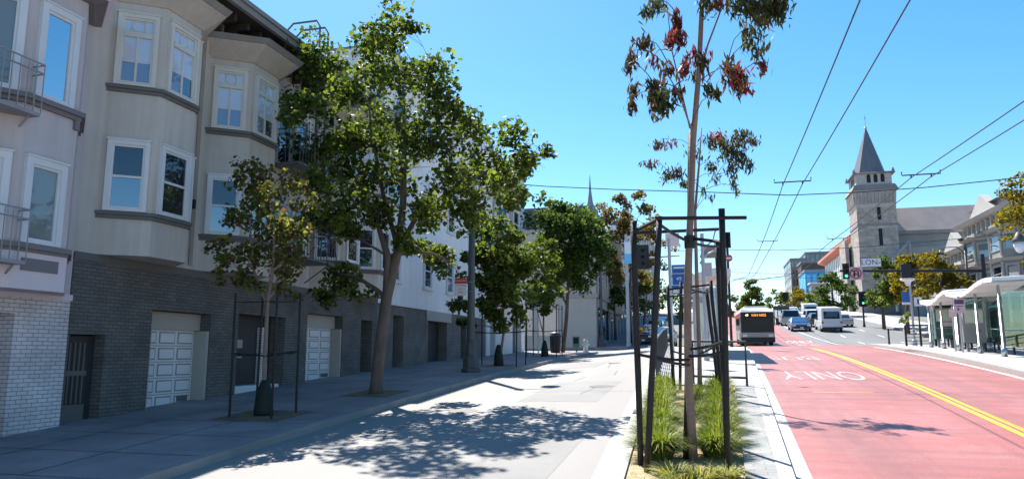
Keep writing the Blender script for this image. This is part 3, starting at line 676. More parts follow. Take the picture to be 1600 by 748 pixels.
mb = MB(); mb.box(FX + .01, FX + .12, 15.05, 15.13, 2.1, 8.5); obj('downpipe', mb, 'stucco', t)
mb = MB(); mb.box(FX + .01, FX + .1, 14.98, 15.12, 3.5, 3.72); obj('wall_lamp', mb, 'black', t)

# ---- white house ---------------------------------------------------------------
t = thing('apartment_house', 'tall white plastered apartment house beyond the big plane tree with tan brick base', 'house', (FX, 32, -.7))
Y0, Y1 = 25.62, 39.6
obj('brick_base', sheetwall(MB(), FX - .06, Y0, Y1, -2.8, 1.9, [(27.2, 28.25, -2.8, 1.52), (30.95, 33.4, -2.8, 1.45), (35.4, 36.3, -2.8, 1.5)], .5, -25), 'brick_tan', t)
obj('wall', sheetwall(MB(), FX, Y0, Y1, 1.9, 12.2, [], .3, -25), 'white_wall', t)
mb = MB(); mb.box(FX - 12.8, FX + .06, Y0 - .0, Y1, 12.2, 12.3); obj('parapet_cap', mb, 'sign_blue' if False else 'mod_grey', t)
mb = MB(); mb.box(FX - .56, FX - .5, 27.2, 28.25, -2.8, 1.5); dr = obj('door', mb, 'door_dark', t)
mb = MB(); mb.box(FX - .5, FX - .47, 27.3, 27.6, -.6, 1.3); obj('door_panel', mb, 'grey_wall', dr)
mb = MB(); mb.box(FX - .56, FX - .5, 30.95, 33.4, -2.8, 1.43); obj('garage_door', mb, 'door_dark', t)
mb = MB(); mb.box(FX - .56, FX - .5, 35.4, 36.3, -2.8, 1.48); obj('door', mb, 'door_dark', t)
mb = MB(); mb.box(FX - .05, FX + .02, 30.6, 33.8, 1.46, 1.9); obj('lintel', mb, 'beige_wall', t)
for z in (2.85, 5.8, 8.8):
    for y in (26.6, 30.1, 33.0, 36.4):
        window(t, (FX, y, z), (0, 1, 0), (1, 0, 0), .95, 1.6, 'white_trim', 'sash', ('pane_mid', 'lace') if (int(y) + int(z)) % 2 else ('pane_dark', 'pane_mid'), sill='white_trim')
ld = MB()
for y in (36.9, 37.5): ld.tube([(FX + .3, y, 9.0), (FX + .3, y, 13.0), (FX + .22, y, 13.25), (FX - .35, y, 13.25), (FX - .42, y, 13.0), (FX - .42, y, 12.3)], .035, 6)
for z in np.arange(9.2, 12.6, .35): ld.tube([(FX + .3, 36.9, z), (FX + .3, 37.5, z)], .018, 5)
obj('roof_ladder', ld, 'iron', t)
mb = MB(); mb.tube([(FX + .05, 34.8, 1.9), (FX + .05, 34.8, 2.6)], .05, 6); mb.box(FX, FX + .22, 34.68, 34.92, 2.6, 2.95); obj('vent_pipe', mb, 'black', t)

# ---- corner building with bay, before the cross street ------------------------------------
t = thing('corner_building', 'pale corner apartment building with flat hooded bay beside the cross street', 'house', (FX, 44, -.3))
Y0, Y1 = 39.64, 48.3
obj('wall', sheetwall(MB(), FX, Y0, Y1, -2.6, 11.7, [(40.3, 41.4, -2.6, 1.9), (45.2, 47.4, -2.6, 2.2)], .4, -25), 'white_wall', t)
obj('bay', MB().prism(foot(FX, 40.6, 41.6, 43.6, 44.6, .9), 3.0, 9.6), 'beige_wall', t)
obj('bay_hood', MB().prism(foot(FX, 40.6, 41.6, 43.6, 44.6, .9, .1), 9.62, 9.75, foot(FX, 40.6, 41.6, 43.6, 44.6, .9, .8)), 'eave_edge', t)
for z in (3.9, 6.9):
    window(t, (FX + .9, 41.9, z), (0, 1, 0), (1, 0, 0), 1.4, 1.7, 'white_trim', 'sash', ('pane_dark', 'pane_mid'))
    window(t, Vector((FX - .05, 40.6, z)) + Vector((.95, 1, 0)).normalized() * .2, (.95, 1, 0), (1, -.95, 0), .95, 1.7, 'white_trim', 'sash', ('pane_dark', 'pane_mid'))
    window(t, (FX, 46, z), (0, 1, 0), (1, 0, 0), 1.1, 1.7, 'white_trim', 'sash', ('pane_mid', 'pane_dark'))
mb = MB(); mb.box(FX - .5, FX - .4, 40.3, 41.4, -2.6, 1.9); obj('door', mb, 'door_dark', t)
mb = MB(); mb.box(FX - .5, FX - .4, 45.2, 47.4, -2.6, 2.2); obj('shop_window', mb, 'shop_pane', t)
mb = MB(); mb.box(-25, FX + .12, Y0, Y1 + .08, 11.7, 11.9); obj('cornice', mb, 'eave_edge', t)

# ---- across the side street: shop house with slate roof and pinnacle -----------------------
t = thing('shop_house', 'grey corner shop house with dark slate roof and a thin pinnacle on its corner', 'house', (FX - 3, 70, .6))
X0, X1, Ya, Yb = -26, PY(931, 450, 66.3).x, 66.3, 75; FB = X1
mb = MB(); mb.box(X0, X1, Ya, Yb, -3, 11.4); obj('wall', mb, 'beige_wall', t)
mb = MB(); mb.prism([(X0, Ya - .25), (X1 + .25, Ya - .25), (X1 + .25, Yb), (X0, Yb)], 11.4, 13.7, [(X0, Ya + .9), (X1 - .5, Ya + .9), (X1 - .5, Yb - 1), (X0, Yb - 1)]); rf = obj('roof', mb, 'roof_dark', t)
mb = MB(); mb._lathe([(.75, 0), (.72, .5), (.36, 1.0), (.25, 1.4), (.12, 2.4), (.02, 4.0)], (PY(922, 300, Ya + .9).x, Ya + .9, 12.6), 10); obj('pinnacle', mb, 'mod_grey', rf)
mb = MB(); mb.box(X0, X1 + .3, Ya - .3, Yb, 11.1, 11.42); mb.box(X0, X1 + .2, Ya - .2, Yb, 5.0, 5.35); obj('cornice', mb, 'grey_wall', t)
for i, x in enumerate(np.arange(-25, -13.2, 2.4)):
    mb = MB(); mb.box(x, x + 1.8, Ya - .05, Ya, 1.6, 4.4); sw = obj('shop_window', mb, 'shop_pane', t)
    fm = MB(); fm.box(x - .1, x, Ya - .09, Ya, .9, 4.5); fm.box(x + 1.8, x + 1.9, Ya - .09, Ya, .9, 4.5); fm.box(x, x + 1.8, Ya - .09, Ya, 4.4, 4.5); obj('frame', fm, 'grey_wall', sw)
    window(t, (x, Ya, 6.6), (1, 0, 0), (0, -1, 0), 1.3, 2.2, 'white_trim', 'sash', ('pane_dark', 'pane_far'))
for y in (67.5, 70, 72.5):
    window(t, (X1, y, 6.4), (0, 1, 0), (1, 0, 0), 1.3, 2.3, 'white_trim', 'sash', ('pane_dark', 'pane_mid'))
    mb = MB(); mb.box(X1, X1 + .05, y - .2, y + 1.6, 1.3, 4.2); obj('shop_window', mb, 'shop_pane', t)
mb = MB(); mb.ob((X1, 72, 4.1), (1.2, 0, -.5), (0, 2.8, 0), (0, 0, .06)); obj('awning', mb, 'maroon', t)

def row_house(label, X, y0, y1, z1, wm, s=1, floors=3, zf=2.6, back=14, trim='white_trim', cw=1.0, bayp=0, base='grey_wall', roofm='roof_dark', cols=None, name='row_house'):
    zb = g(X, (y0 + y1) / 2); t = thing(name, label, 'house', (X - s * 2, (y0 + y1) / 2, zb))
    mb = MB(); xa, xb = sorted((X, X - s * back)); mb.box(xa, xb, y0, y1, zb - 3, z1); obj('wall', mb, wm, t)
    xa, xb = sorted((X + s * .3, X - s * back)); mb = MB(); mb.box(xa, xb, y0 - .05, y1 + .05, z1, z1 + .35); obj('cornice', mb, trim, t)
    xa, xb = sorted((X, X + s * .04)); mb = MB(); mb.box(xa, xb, y0 + .05, y1 - .05, zb - 1, zb + zf); obj('ground_floor', mb, base, t)
    n = cols or max(2, int((y1 - y0) / 2.4)); fh = (z1 - zb - zf - .3) / floors
    for i in range(n):
        y = y0 + (y1 - y0) * (i + .5) / n
        mb = MB(); xa, xb = sorted((X + s * .04, X + s * .07)); mb.box(xa, xb, y - .6, y + .6, zb - .2, zb + zf - .5); obj('shop_window', mb, 'shop_pane', t)
        for k in range(floors):
            window(t, (X, y - cw / 2 * s, zb + zf + fh * k + fh * .2), (0, s, 0), (s, 0, 0), cw, fh * .6, trim, 'sash', ('pane_far', 'pane_mid'))
    if bayp:
        mid = (y0 + y1) / 2
        by = obj('bay', MB().prism(foot(X, mid - 1.7, mid - .9, mid + .9, mid + 1.7, bayp, s=s), zb + zf, z1 - .2), wm, t)
        for k in range(floors): window(t, (X + s * bayp, mid - .6 * s, zb + zf + fh * k + fh * .2), (0, s, 0), (s, 0, 0), 1.2, fh * .6, trim, 'sash', ('pane_far', 'pane_mid'))
    return t
row_house('cream row house with maroon trimmed bay next beyond the slate roofed shop house', FB, 75.1, 84, 12.0, 'tan_wall', bayp=.9, back=12)
row_house('white row house with flat cornice farther up the left side of the street', FB, 84.1, 96, 14.6, 'white_wall', bayp=.8, back=12)
row_house('grey row house second from the top of the left side', FB, 96.1, 116, 15.0, 'grey_wall', floors=3, back=12)
row_house('pale apartment house at the top of the hill on the left', FB, 116.1, 150, 19.5, 'beige_wall', floors=4, back=12, cols=8)
# ------------------------------------------------------------------ church on the far right corner
KY = 130.0; KX = 23.7
def ky(u, v, Y=KY): return PY(u, v, Y)
kx0, kx1 = ky(1345, 420).x, ky(1408, 420).x; KW = kx1 - kx0; kg = g(kx0, KY)
t = thing('church', 'grey stone church with a square bell tower and pointed slate spire', 'church', (kx0 + KW / 2, KY + KW / 2, kg))
zc = ky(1375, 296).z; zb2 = ky(1375, 270).z; za = ky(1361, 198, KY + 3).z; zt = ky(1361, 183, KY + 3).z
def sq(x0, x1, y0, y1, e=0): return [(x0 - e, y0 - e), (x1 + e, y0 - e), (x1 + e, y1 + e), (x0 - e, y1 + e)]
TQ = (kx0, kx1, KY, KY + KW * 1.15)
tw = obj('tower', MB().prism(sq(*TQ), kg - 4, zc), 'stone', t)
fr = MB()
fr.prism(sq(*TQ, .03), zc - 2.9, zc - .02, sq(*TQ, .22))
obj('frieze', fr, 'stone_pale', tw)
cm = MB(); n = 11
for i in range(n):
    x = kx0 + KW * (i + .3) / n; cm.box(x, x + KW / n * .4, KY - .34, KY - .15, zc - 2.3, zc - .3)
    y = TQ[2] + (TQ[3] - TQ[2]) * (i + .3) / n; cm.box(kx0 - .34, kx0 - .15, y, y + KW / n * .4, zc - 2.4, zc - .3)
obj('corbel', cm, 'stone', tw)
obj('cornice', MB().prism(sq(*TQ, .5), zc, zc + .9, sq(*TQ, .1)), 'stone_dark', tw)
bel = obj('belfry', MB().prism(sq(*TQ, -.25), zc + .9, zb2), 'stone_pale', t)
bo = MB(); mx = (kx0 + kx1) / 2
for k in (-1, 0, 1):
    x = mx + k * 1.05 + .3; zz = zc + 1.3; pts = [(x - .3, zz), (x + .3, zz), (x + .3, zz + 1.1), (x + .15, zz + 1.4), (x - .15, zz + 1.4), (x - .3, zz + 1.1)]
    b0 = [(a, KY + .22, b) for a, b in pts]; bo.add(b0, [tuple(range(6))])
    y = KY + KW * .5 + k * 1.05; bo.add([(kx0 + .22, y - .3, zz), (kx0 + .22, y + .3, zz), (kx0 + .22, y + .3, zz + 1.3), (kx0 + .22, y - .3, zz + 1.3)], [(0, 1, 2, 3)])
obj('belfry_opening', bo, 'void', bel)
sp = MB()._lathe([(KW * .47, 0), (KW * .455, .2), (.05, za - zb2)], ((kx0 + kx1) / 2, KY + KW * .57, zb2), 8)
so = obj('spire', sp, 'spire', t)
for (ax, ay) in ((kx0, KY), (kx1, KY), (kx0, TQ[3]), (kx1, TQ[3])):
    obj('corner_turret', MB()._lathe([(.25, -.2), (.22, .25), (.03, .7)], (ax, ay, zb2 + .2), 4), 'stone_dark', so)
obj('belfry_eave', MB().prism(sq(*TQ, .28), zb2 - .02, zb2 + .22, sq(*TQ, .1)), 'stone_dark', so)
cr = MB(); cx, cy = mx, KY + KW * .57; cr.box(cx - .05, cx + .05, cy - .05, cy + .05, za - .5, zt + .5); cr.box(cx - .22, cx + .22, cy - .05, cy + .05, zt - .1, zt); cr._lathe([(.1, 0), (.3, .2), (.1, .45)], (cx, cy, za - .3), 8)
obj('cross', cr, 'steel', so)
for z in (ky(1375, 332).z, ky(1378, 372).z): obj('slit_window', MB().box(mx + .1, mx + .65, KY - .03, KY + .2, z - 1.2, z + 1.6), 'void', tw)
obj('stone_band', MB().prism(sq(*TQ, .08), ky(1375, 352).z, ky(1375, 352).z + .35), 'stone_dark', tw); obj('stone_band', MB().prism(sq(*TQ, .14), kg - 3, kg + 2.5), 'stone_dark', tw)
# porch with gable in front of the tower
px0 = ky(1318, 400, KY + 6).x
por = obj('porch', MB().prism([(kx0 - .4, TQ[3] + .1), (kx0 - 1.0, TQ[3] + .1), (kx0 - 1.0, TQ[3] + 6), (kx0 - .4, TQ[3] + 6)], kg - 4, ky(1325, 384, KY + 14).z), 'stone', t)
obj('church_front', MB().prism([(kx0, TQ[3] + .05), (kx0, TQ[3] + 6.5), (kx0 + 12, TQ[3] + 6.5), (kx0 + 12, TQ[3] + .05)], kg - 4, ky(1325, 384, KY + 14).z - .4), 'stone', t)
am = MB()
for y in (TQ[3] + 1.5,):
    am.box(kx0 - 1.04, kx0 - .9, y, y + 2.4, kg, kg + 5)
obj('doorway', am, 'void', por)
# nave
ne = ky(1408, 362, KY + 4).z; nr = ky(1408, 325, KY + 7.2).z; nx1 = ky(1525, 330, KY + 4).x + 10
nv = MB(); nv.box(kx1 + .05, nx1, KY + 4, KY + 10.4, kg - 5, ne); obj('nave_wall', nv, 'church_wall', t)
nr_ = MB(); nr_.add([(kx1 + .03, KY + 3.6, ne), (nx1, KY + 3.6, ne), (nx1, KY + 7.2, nr), (kx1 + .03, KY + 7.2, nr), (kx1 + .03, KY + 10.8, ne), (nx1, KY + 10.8, ne)], [(0, 1, 2, 3), (3, 2, 5, 4), (0, 3, 4), (1, 5, 2)])
obj('nave_roof', nr_, 'nave_roof', t)
ev = MB(); ev.box(kx1 + .03, nx1, KY + 3.45, KY + 3.95, ne - .5, ne + .1); obj('nave_eave', ev, 'stone_dark', t)
an = MB(); xa = ky(1412, 400, KY - 5).x; xb = ky(1515, 400, KY - 5).x + 6
an.box(xa, xb, KY - 6, KY + 3.9, kg - 5, ky(1450, 385, KY - 6).z); obj('side_chapel', an, 'church_wall', t)
pp = MB(); q = ky(1413, 410, KY - 6.2); pts = [ky(1396, 402, KY - 6.3), ky(1421, 377, KY - 6.3)]
pp.tube(pts, .22, 6); pp.tube([pts[1], (pts[1].x, pts[1].y, kg)], .2, 6); pp.tube([pts[0], (pts[0].x, pts[0].y, kg)], .2, 6); pp.tube([ky(1380, 392, KY - 6.3), ky(1398, 392, KY - 6.3)], .12, 6); pp.tube([ky(1380, 399, KY - 6.3), ky(1398, 399, KY - 6.3)], .12, 6)
obj('stair_rail', pp, 'iron', t)

# ------------------------------------------------------------------ Victorian houses right of the church
def victorian(label, X, y0, y1, zt, wm='vic'):
    zb = g(X, (y0 + y1) / 2); t = thing('victorian_house', label, 'house', (X + 3, (y0 + y1) / 2, zb))
    mb = MB(); mb.box(X, X + 13, y0, y1, zb - 3, zt - 2.2); obj('wall', mb, wm, t)
    c = MB(); z = zt - 2.2
    c.prism(sq(X, X + 13, y0, y1, .1), z, z + .2, sq(X, X + 13, y0, y1, 1.0)); c.prism(sq(X, X + 13, y0, y1, 1.05), z + .205, z + .5, sq(X, X + 13, y0, y1, 1.25)); obj('cornice', c, 'vic_trim', t)
    for y in np.arange(y0 + .2, y1, 1.2): obj('bracket', MB().box(X - .8, X - .1, y, y + .25, z - .75, z + .02), 'vic_trim', t)
    for x in np.arange(X + .3, X + 6, 1.2): obj('bracket', MB().box(x, x + .25, y0 - .8, y0 - .05, z - .75, z + .02), 'vic_trim', t)
    a = MB(); ym = y0 + (y1 - y0) * .55; a.box(X + .3, X + 8, ym - 2.2, y1 - .6, z + .5, zt - .5); at = obj('attic', a, wm, t)
    a = MB(); a.prism(sq(X + .3, X + 8, ym - 2.2, y1 - .6, .5), zt - .5, zt, sq(X + 1.6, X + 8, ym - 1.2, y1 - 1.6)); obj('attic_roof', a, 'vic_roof', at)
    a = MB(); a.add([(X - .3, ym - 2.8, z + .45), (X - .3, y1 - .2, z + .45), (X - .3, (ym - 2.8 + y1 - .2) / 2, zt + .5), (X + .4, ym - 2.8, z + .45), (X + .4, y1 - .2, z + .45), (X + .4, (ym - 2.8 + y1 - .2) / 2, zt + .5)], [(0, 1, 2), (3, 5, 4), (0, 2, 5, 3), (1, 4, 5, 2)]); obj('gable', a, 'vic_trim', at)
    fl = (z - 1.0 - zb - 1.5) / 3
    for (b0, b1) in ((y0 + .5, y0 + (y1 - y0) * .42), (y0 + (y1 - y0) * .56, y1 - .5)):
        m_ = (b1 - b0) * .22
        by = obj('bay', MB().prism(foot(X, b0, b0 + m_, b1 - m_, b1, 1.0, s=-1), zb + 1.0, z - .8), wm, t)
        for k in range(3):
            zz = zb + 1.5 + fl * k
            obj('bay_cornice', MB().prism(foot(X, b0, b0 + m_, b1 - m_, b1, 1.0, .1, s=-1), zz + fl - .45, zz + fl - .2, foot(X, b0, b0 + m_, b1 - m_, b1, 1.0, .5, s=-1)), 'vic_trim', by)
            window(t, (X - 1.0, b1 - m_ - .25, zz + .5), (0, -1, 0), (-1, 0, 0), b1 - b0 - 2 * m_ - .5, fl - 1.2, 'vic_trim', 'sash', ('pane_dark', 'pane_mid'))
            dv = Vector((1.05, -m_, 0)); window(t, Vector((X - 1.0, b0 + m_, zz + .5)) + dv.normalized() * .18, dv, (-m_, -1.05, 0), dv.length - .4, fl - 1.2, 'vic_trim', 'sash', ('pane_dark', 'pane_mid'))
            for y in (b0 + m_, b1 - m_): obj('column', MB()._lathe([(.14, 0), (.1, .2), (.1, fl - .7), (.16, fl - .5)], (X - 1.05, y, zz), 8), 'vic_trim', by)
    for k in range(3):   # windows and belt courses on the side wall facing downhill
        zz = zb + 1.5 + fl * k
        window(t, (X + 2.2, y0, zz + .5), (1, 0, 0), (0, -1, 0), 1.1, fl - 1.2, 'vic_trim', 'sash', ('pane_dark', 'pane_mid'))
    p = MB(); ye = y1 - 1.0
    p.box(X - 2.2, X, ye - 3.4, ye, zb + 3.6, zb + 4.0)
    for y in (ye - 3.2, ye - .2): p._lathe([(.2, 0), (.14, .3), (.14, 3.4), (.22, 3.6)], (X - 2.0, y, zb), 8)
    obj('porch', p, 'vic_trim', t)
    s = MB()
    for i in range(6): s.box(X - 3.4 + i * .3, X, ye - 3, ye - .4, zb - .5, zb + .2 * (i + 1))
    obj('front_steps', s, 'vic_trim', t)
    return t
zt1 = PY(1520, 320, 76).z
victorian('ornate grey Victorian house with gabled attic beside the church', 24.0, 66.3, 78.0, zt1)
victorian('cream Victorian house with stacked bay windows uphill of the ornate grey one', 24.4, 78.2, 88.0, zt1 - 1.8, 'vic_trim')
row_house('tall plain grey house behind the shelters at the right corner', 24.6, 30, 48, 8.4, 'grey_wall', s=-1, floors=3, back=12)

# ------------------------------------------------------------------ distant right side
p0, p1 = PY(1338, 372, 160), PY(1290, 405, 195)
X_ = p0.x
t = thing('office_building', 'white building with salmon coloured overhanging eave and tall white piers', 'building', (X_ + 4, 175, g(X_, 175)))
zt2 = p0.z; zbb = g(X_, 175)
mb = MB(); mb.box(X_, X_ + 16, 158, 200, zbb - 5, zt2 - 1.2); obj('wall', mb, 'mod_grey', t)
mb = MB(); mb.prism(sq(X_, X_ + 16, 158, 200, .3), zt2 - 1.2, zt2 - .4, sq(X_, X_ + 16, 158, 200, 2.0)); mb.prism(sq(X_, X_ + 16, 158, 200, 2.0), zt2 - .395, zt2 + .2); obj('eave', mb, 'salmon', t)
for y in np.arange(159, 200, 2.6):
    mb = MB(); mb.box(X_ - .7, X_, y, y + 1.3, zbb - 2, zt2 - 1.25); obj('pier', mb, 'bus_white', t)
mb = MB(); mb.box(X_ - .03, X_ + 16, 157.9, 158, zbb - 5, zt2 - 1.4); obj('end_wall', mb, 'dark_brown', t)
def slab(label, u0, u1, v, Y, dep, m, cols, rows, wm='pane_far', bands=None):
    a, b = PY(u0, v, Y), PY(u1, v, Y); zb = g(a.x, Y)
    t = thing('office_building', label, 'building', (a.x + 3, Y + dep / 2, zb))
    mb = MB(); mb.box(a.x, b.x, Y, Y + dep, zb - 8, a.z); obj('wall', mb, m, t)
    mb = MB(); mb.box(a.x - .2, b.x + .2, Y - .2, Y + dep, a.z, a.z + .5); obj('parapet', mb, 'mod_grey', t)
    h = a.z - zb
    for i in range(cols):
        for k in range(rows):
            w = (b.x - a.x) / cols; hh = h / rows
            mb = MB(); mb.box(a.x + w * i + w * .2, a.x + w * (i + 1) - w * .2, Y - .06, Y + .02, zb + hh * k + hh * .25, zb + hh * (k + 1) - hh * .15); obj('window', mb, wm, t)
            w2 = dep / max(1, cols); mb = MB(); mb.box(a.x - .06, a.x + .02, Y + w2 * i + w2 * .2, Y + w2 * (i + 1) - w2 * .2, zb + hh * k + hh * .25, zb + hh * (k + 1) - hh * .15); obj('window', mb, wm, t)
    return t
slab('brown modern apartment block farthest down the right side', 1235, 1266, 406, 235, 22, 'mod_brown', 5, 7)
slab('grey modern block with dark window bands behind the brown one', 1258, 1296, 396, 262, 20, 'mod_grey', 5, 7)
slab('low dark brown block behind the blue painted wall', 1252, 1300, 411, 222, 10, 'dark_brown', 3, 4, 'dark_brown')
t = slab('low building with a bright blue painted wall seen over the street trees', 1258, 1296, 424, 205, 14, 'blue_paint', 4, 2, 'blue_light')
row_house('plain grey row house between the church and the white piers', 24.6, 200, 214, PY(1300, 445, 205).z, 'grey_wall', s=-1, floors=3, back=10)

# ------------------------------------------------------------------ street lamps
def lamp_post(label, x, y, h, arm=None, lant=True):
    z = g(x, y) + .14; t = thing('street_lamp', label, 'street lamp', (x, y, z))
    b = MB()._lathe([(.36, 0), (.36, .12), (.30, .16), (.29, .5), (.25, .56), (.23, .62), (.21, .95), (.17, 1.05), (.15, 1.1)], (x, y, z), 8); obj('base', b, 'lamp_metal', t)
    p = MB()._lathe([(.155, 1.05), (.15, 1.2), (.13, h * .5), (.10, h)], (x, y, z), 10); obj('pole', p, 'lamp_metal', t, True)
    if lant:
        ax = arm or (1.3, 0)
        a = MB().tube([(x, y, z + h - .3), (x + ax[0] * .3, y + ax[1] * .3, z + h + .35), (x + ax[0] * .8, y + ax[1] * .8, z + h + .35), (x + ax[0], y + ax[1], z + h + .1)], .045, 6)
        a._lathe([(.1, 0), (.14, .3), (.03, .7)], (x, y, z + h), 8)
        ao = obj('arm', a, 'lamp_metal', t)
        c = (x + ax[0], y + ax[1], z + h)
        obj('lantern_cap', MB()._lathe([(.30, -.32), (.27, -.2), (.16, -.02), (.06, .14)], c, 10), 'lamp_metal', ao, True)
        obj('globe', MB()._lathe([(.05, -.80), (.15, -.72), (.23, -.55), (.26, -.33)], c, 10), 'lantern', ao, True)
    return t
lamp_post('dark fluted lamp post standing on the left kerb in front of the white house', -8.44, 25.5, 7.6, (1.0, .3))
q = PY(958, 348, 66.5)
lamp_post('teardrop lantern lamp post on the far left corner past the side street', q.x - 1.3, 66.8, q.z - g(q.x, 66.8), (1.3, 0))
q = PY(1470, 395, 75); lamp_post('teardrop lantern lamp post before the ornate Victorian house', q.x + 2.0, 75, q.z - g(20, 75), (-2.0, 0))
q = PY(1592, 372, 37); lamp_post('white domed lamp post behind the shelters at the right edge', q.x + 1.0, 37, q.z - g(15, 37), (-1.0, 0))
# no stopping sign strapped to the left lamp post
c = PY(719.5, 448, 25.25); hw = .235; hh = .32
t = thing('parking_sign', 'red and white no stopping sign strapped to the left lamp post', 'sign', (c.x, c.y, c.z - hh))
mb = MB(); mb.box(c.x - hw, c.x + hw, c.y, c.y + .012, c.z - hh, c.z + hh); obj('plate', mb, 'sign_white', t)
mb = MB(); mb.box(c.x - hw, c.x + hw, c.y - .004, c.y - .001, c.z + .12, c.z + hh); obj('red_band', mb, 'sign_red', t)
text('lettering', 'TOW-AWAY', .085, (c.x, c.y - .006, c.z + .22), (1, 0, 0), (0, 0, 1), 'sign_white', t)
text('lettering', 'NO STOPPING', .062, (c.x, c.y - .004, c.z + .05), (1, 0, 0), (0, 0, 1), 'sign_red', t)
text('lettering', 'ANY', .09, (c.x, c.y - .004, c.z - .08), (1, 0, 0), (0, 0, 1), 'sign_red', t)
text('lettering', 'TIME', .09, (c.x, c.y - .004, c.z - .20), (1, 0, 0), (0, 0, 1), 'sign_red', t)
mb = MB()
for dz in (.16, -.18): mb.box(c.x + hw, c.x + .56, c.y - .0, c.y + .01, c.z + dz, c.z + dz + .02)
obj('strap', mb, 'steel', t)

# ------------------------------------------------------------------ traffic signals
def signal_head(x, y, z, h=1.05, w=.36, lit=None, parent=None, face=-1, plate=True):
    mb = MB(); mb.box(x - w / 2, x + w / 2, y - .1, y + .12, z - h / 2, z + h / 2)
    if plate: mb.box(x - w * .72, x + w * .72, y + .0, y + .02, z - h * .58, z + h * .58)
    o = obj('signal_head', mb, 'black', parent)
    for k in (1, 0, -1):
        vz = z + k * h * .31; vm = MB()
        vm.tube([(x, y - .1, vz), (x, y - .28, vz - .01)], .14, 10, False); obj('visor', vm, 'black', o)
        on = lit is not None and k == -1
        lm = MB(); lm.tube([(x, y - .098, vz), (x, y - .115, vz)], .115, 12); obj('lens', lm, 'green_light' if on else 'void', o)
    return o
# left corner mast arm with back of a signal
q = PY(979, 404, 66.5); z0 = g(q.x, 66.5) + .14
t = thing('traffic_signal', 'pale grey mast arm signal reaching out over the left roadway', 'traffic light', (q.x, 66.5, z0))
mb = MB()._lathe([(.2, 0), (.17, .4), (.12, q.z - z0 + 2.2)], (q.x, 66.5, z0), 10); obj('pole', mb, 'pale_pole', t)
q2 = PY(1062, 400, 66.5)
mb = MB().tube([(q.x, 66.5, q.z - .1), (q2.x, 66.5, q2.z + .05)], [.09, .06], 8); obj('mast_arm', mb, 'pale_pole', t)
h = PY(1005, 402, 66.5); signal_head(h.x, 66.2, h.z, 1.9, .75, None, t)
b = PY(983, 395, 66.3)
t = thing('street_name_sign', 'pale blue street name plate on the left mast arm pole', 'sign', (b.x, 66.2, b.z - .8))
mb = MB(); mb.box(b.x - .4, b.x + .35, 66.0, 66.05, b.z - 1.0, b.z + 1.0); obj('plate', mb, 'blue_light', t)
mb = MB(); mb.box(b.x - .36, b.x + .31, 65.985, 65.997, b.z - .1, b.z + .95); obj('face', mb, 'sign_white', t)
# right mast arm
YA = 66.8
q = PY(1537, 420, YA); z0 = g(q.x, YA) + .14; qa = PY(1312, 423, YA)
t = thing('traffic_signal', 'dark mast arm signal with green arrow stretching out over the right lanes', 'traffic light', (q.x, YA, z0))
mb = MB()._lathe([(.24, 0), (.2, .5), (.14, q.z - z0 + 1.2)], (q.x, YA, z0), 10); obj('pole', mb, 'black', t)
mb = MB().tube([(q.x, YA, q.z - .15), (qa.x, YA, qa.z)], [.13, .09], 8); obj('mast_arm', mb, 'black', t)
h = PY(1321, 424, YA); hd = signal_head(h.x, YA - .2, h.z, 1.3, .5, 'g', t, plate=False)
mb = MB(); zz = h.z - 1.55 * .31 + .0; yy = YA - .2 - .33
h2 = PY(1415, 424, YA); mb = MB(); mb.box(h2.x - .38, h2.x + .38, YA - .25, YA + .1, h2.z - .75, h2.z + .6); obj('camera_box', mb, 'black', t)
# no u-turn sign
c = PY(1337, 427, YA - .3)
t = thing('turn_sign', 'white square no left or u-turn sign hanging next to the green arrow signal', 'sign', (c.x, c.y, c.z - .6))
s_ = .54; mb = MB(); mb.box(c.x - s_, c.x + s_, c.y, c.y + .03, c.z - s_, c.z + s_); obj('plate', mb, 'sign_pink', t)
mb = MB(); R_ = .42; y_ = c.y - .02
mb.tube([(c.x + R_ * math.cos(a), y_, c.z + R_ * math.sin(a)) for a in np.linspace(0, 2 * math.pi, 25)], .05, 6, False); mb.tube([(c.x - R_ * .7, y_, c.z + R_ * .7), (c.x + R_ * .7, y_, c.z - R_ * .7)], .045, 6); obj('prohibition_ring', mb, 'sign_red', t)
mb = MB(); y_ = c.y - .012
mb.tube([(c.x + .2, y_, c.z - .25), (c.x + .2, y_, c.z + .12), (c.x + .1, y_, c.z + .25), (c.x - .05, y_, c.z + .25), (c.x - .12, y_, c.z + .1), (c.x - .12, y_, c.z - .15)], .055, 6)
mb.tube([(c.x - .12, y_, c.z - .3), (c.x - .12, y_, c.z - .1)], [.01, .13], 6); mb.tube([(c.x - .1, y_, c.z + .2), (c.x - .32, y_, c.z + .2)], [.06, .02], 6); obj('arrow', mb, 'sign_black', t)
# long white name sign box
a, b = PY(1345, 418, YA - .1), PY(1377, 402, YA - .1)
t = thing('street_name_sign', 'long white street name box above the right mast arm', 'sign', (a.x, a.y, a.z))
mb = MB(); mb.box(a.x, b.x, a.y, a.y + .15, a.z, b.z); obj('frame', mb, 'sign_black', t)
mb = MB(); mb.box(a.x + .05, b.x - .05, a.y - .02, a.y - .001, a.z + .05, b.z - .05); obj('face', mb, 'sign_white', t)
text('lettering', 'LON-', .62, ((a.x + b.x) / 2 - .02, a.y - .025, (a.z + b.z) / 2), (1, 0, 0), (0, 0, 1), 'sign_purple', t)
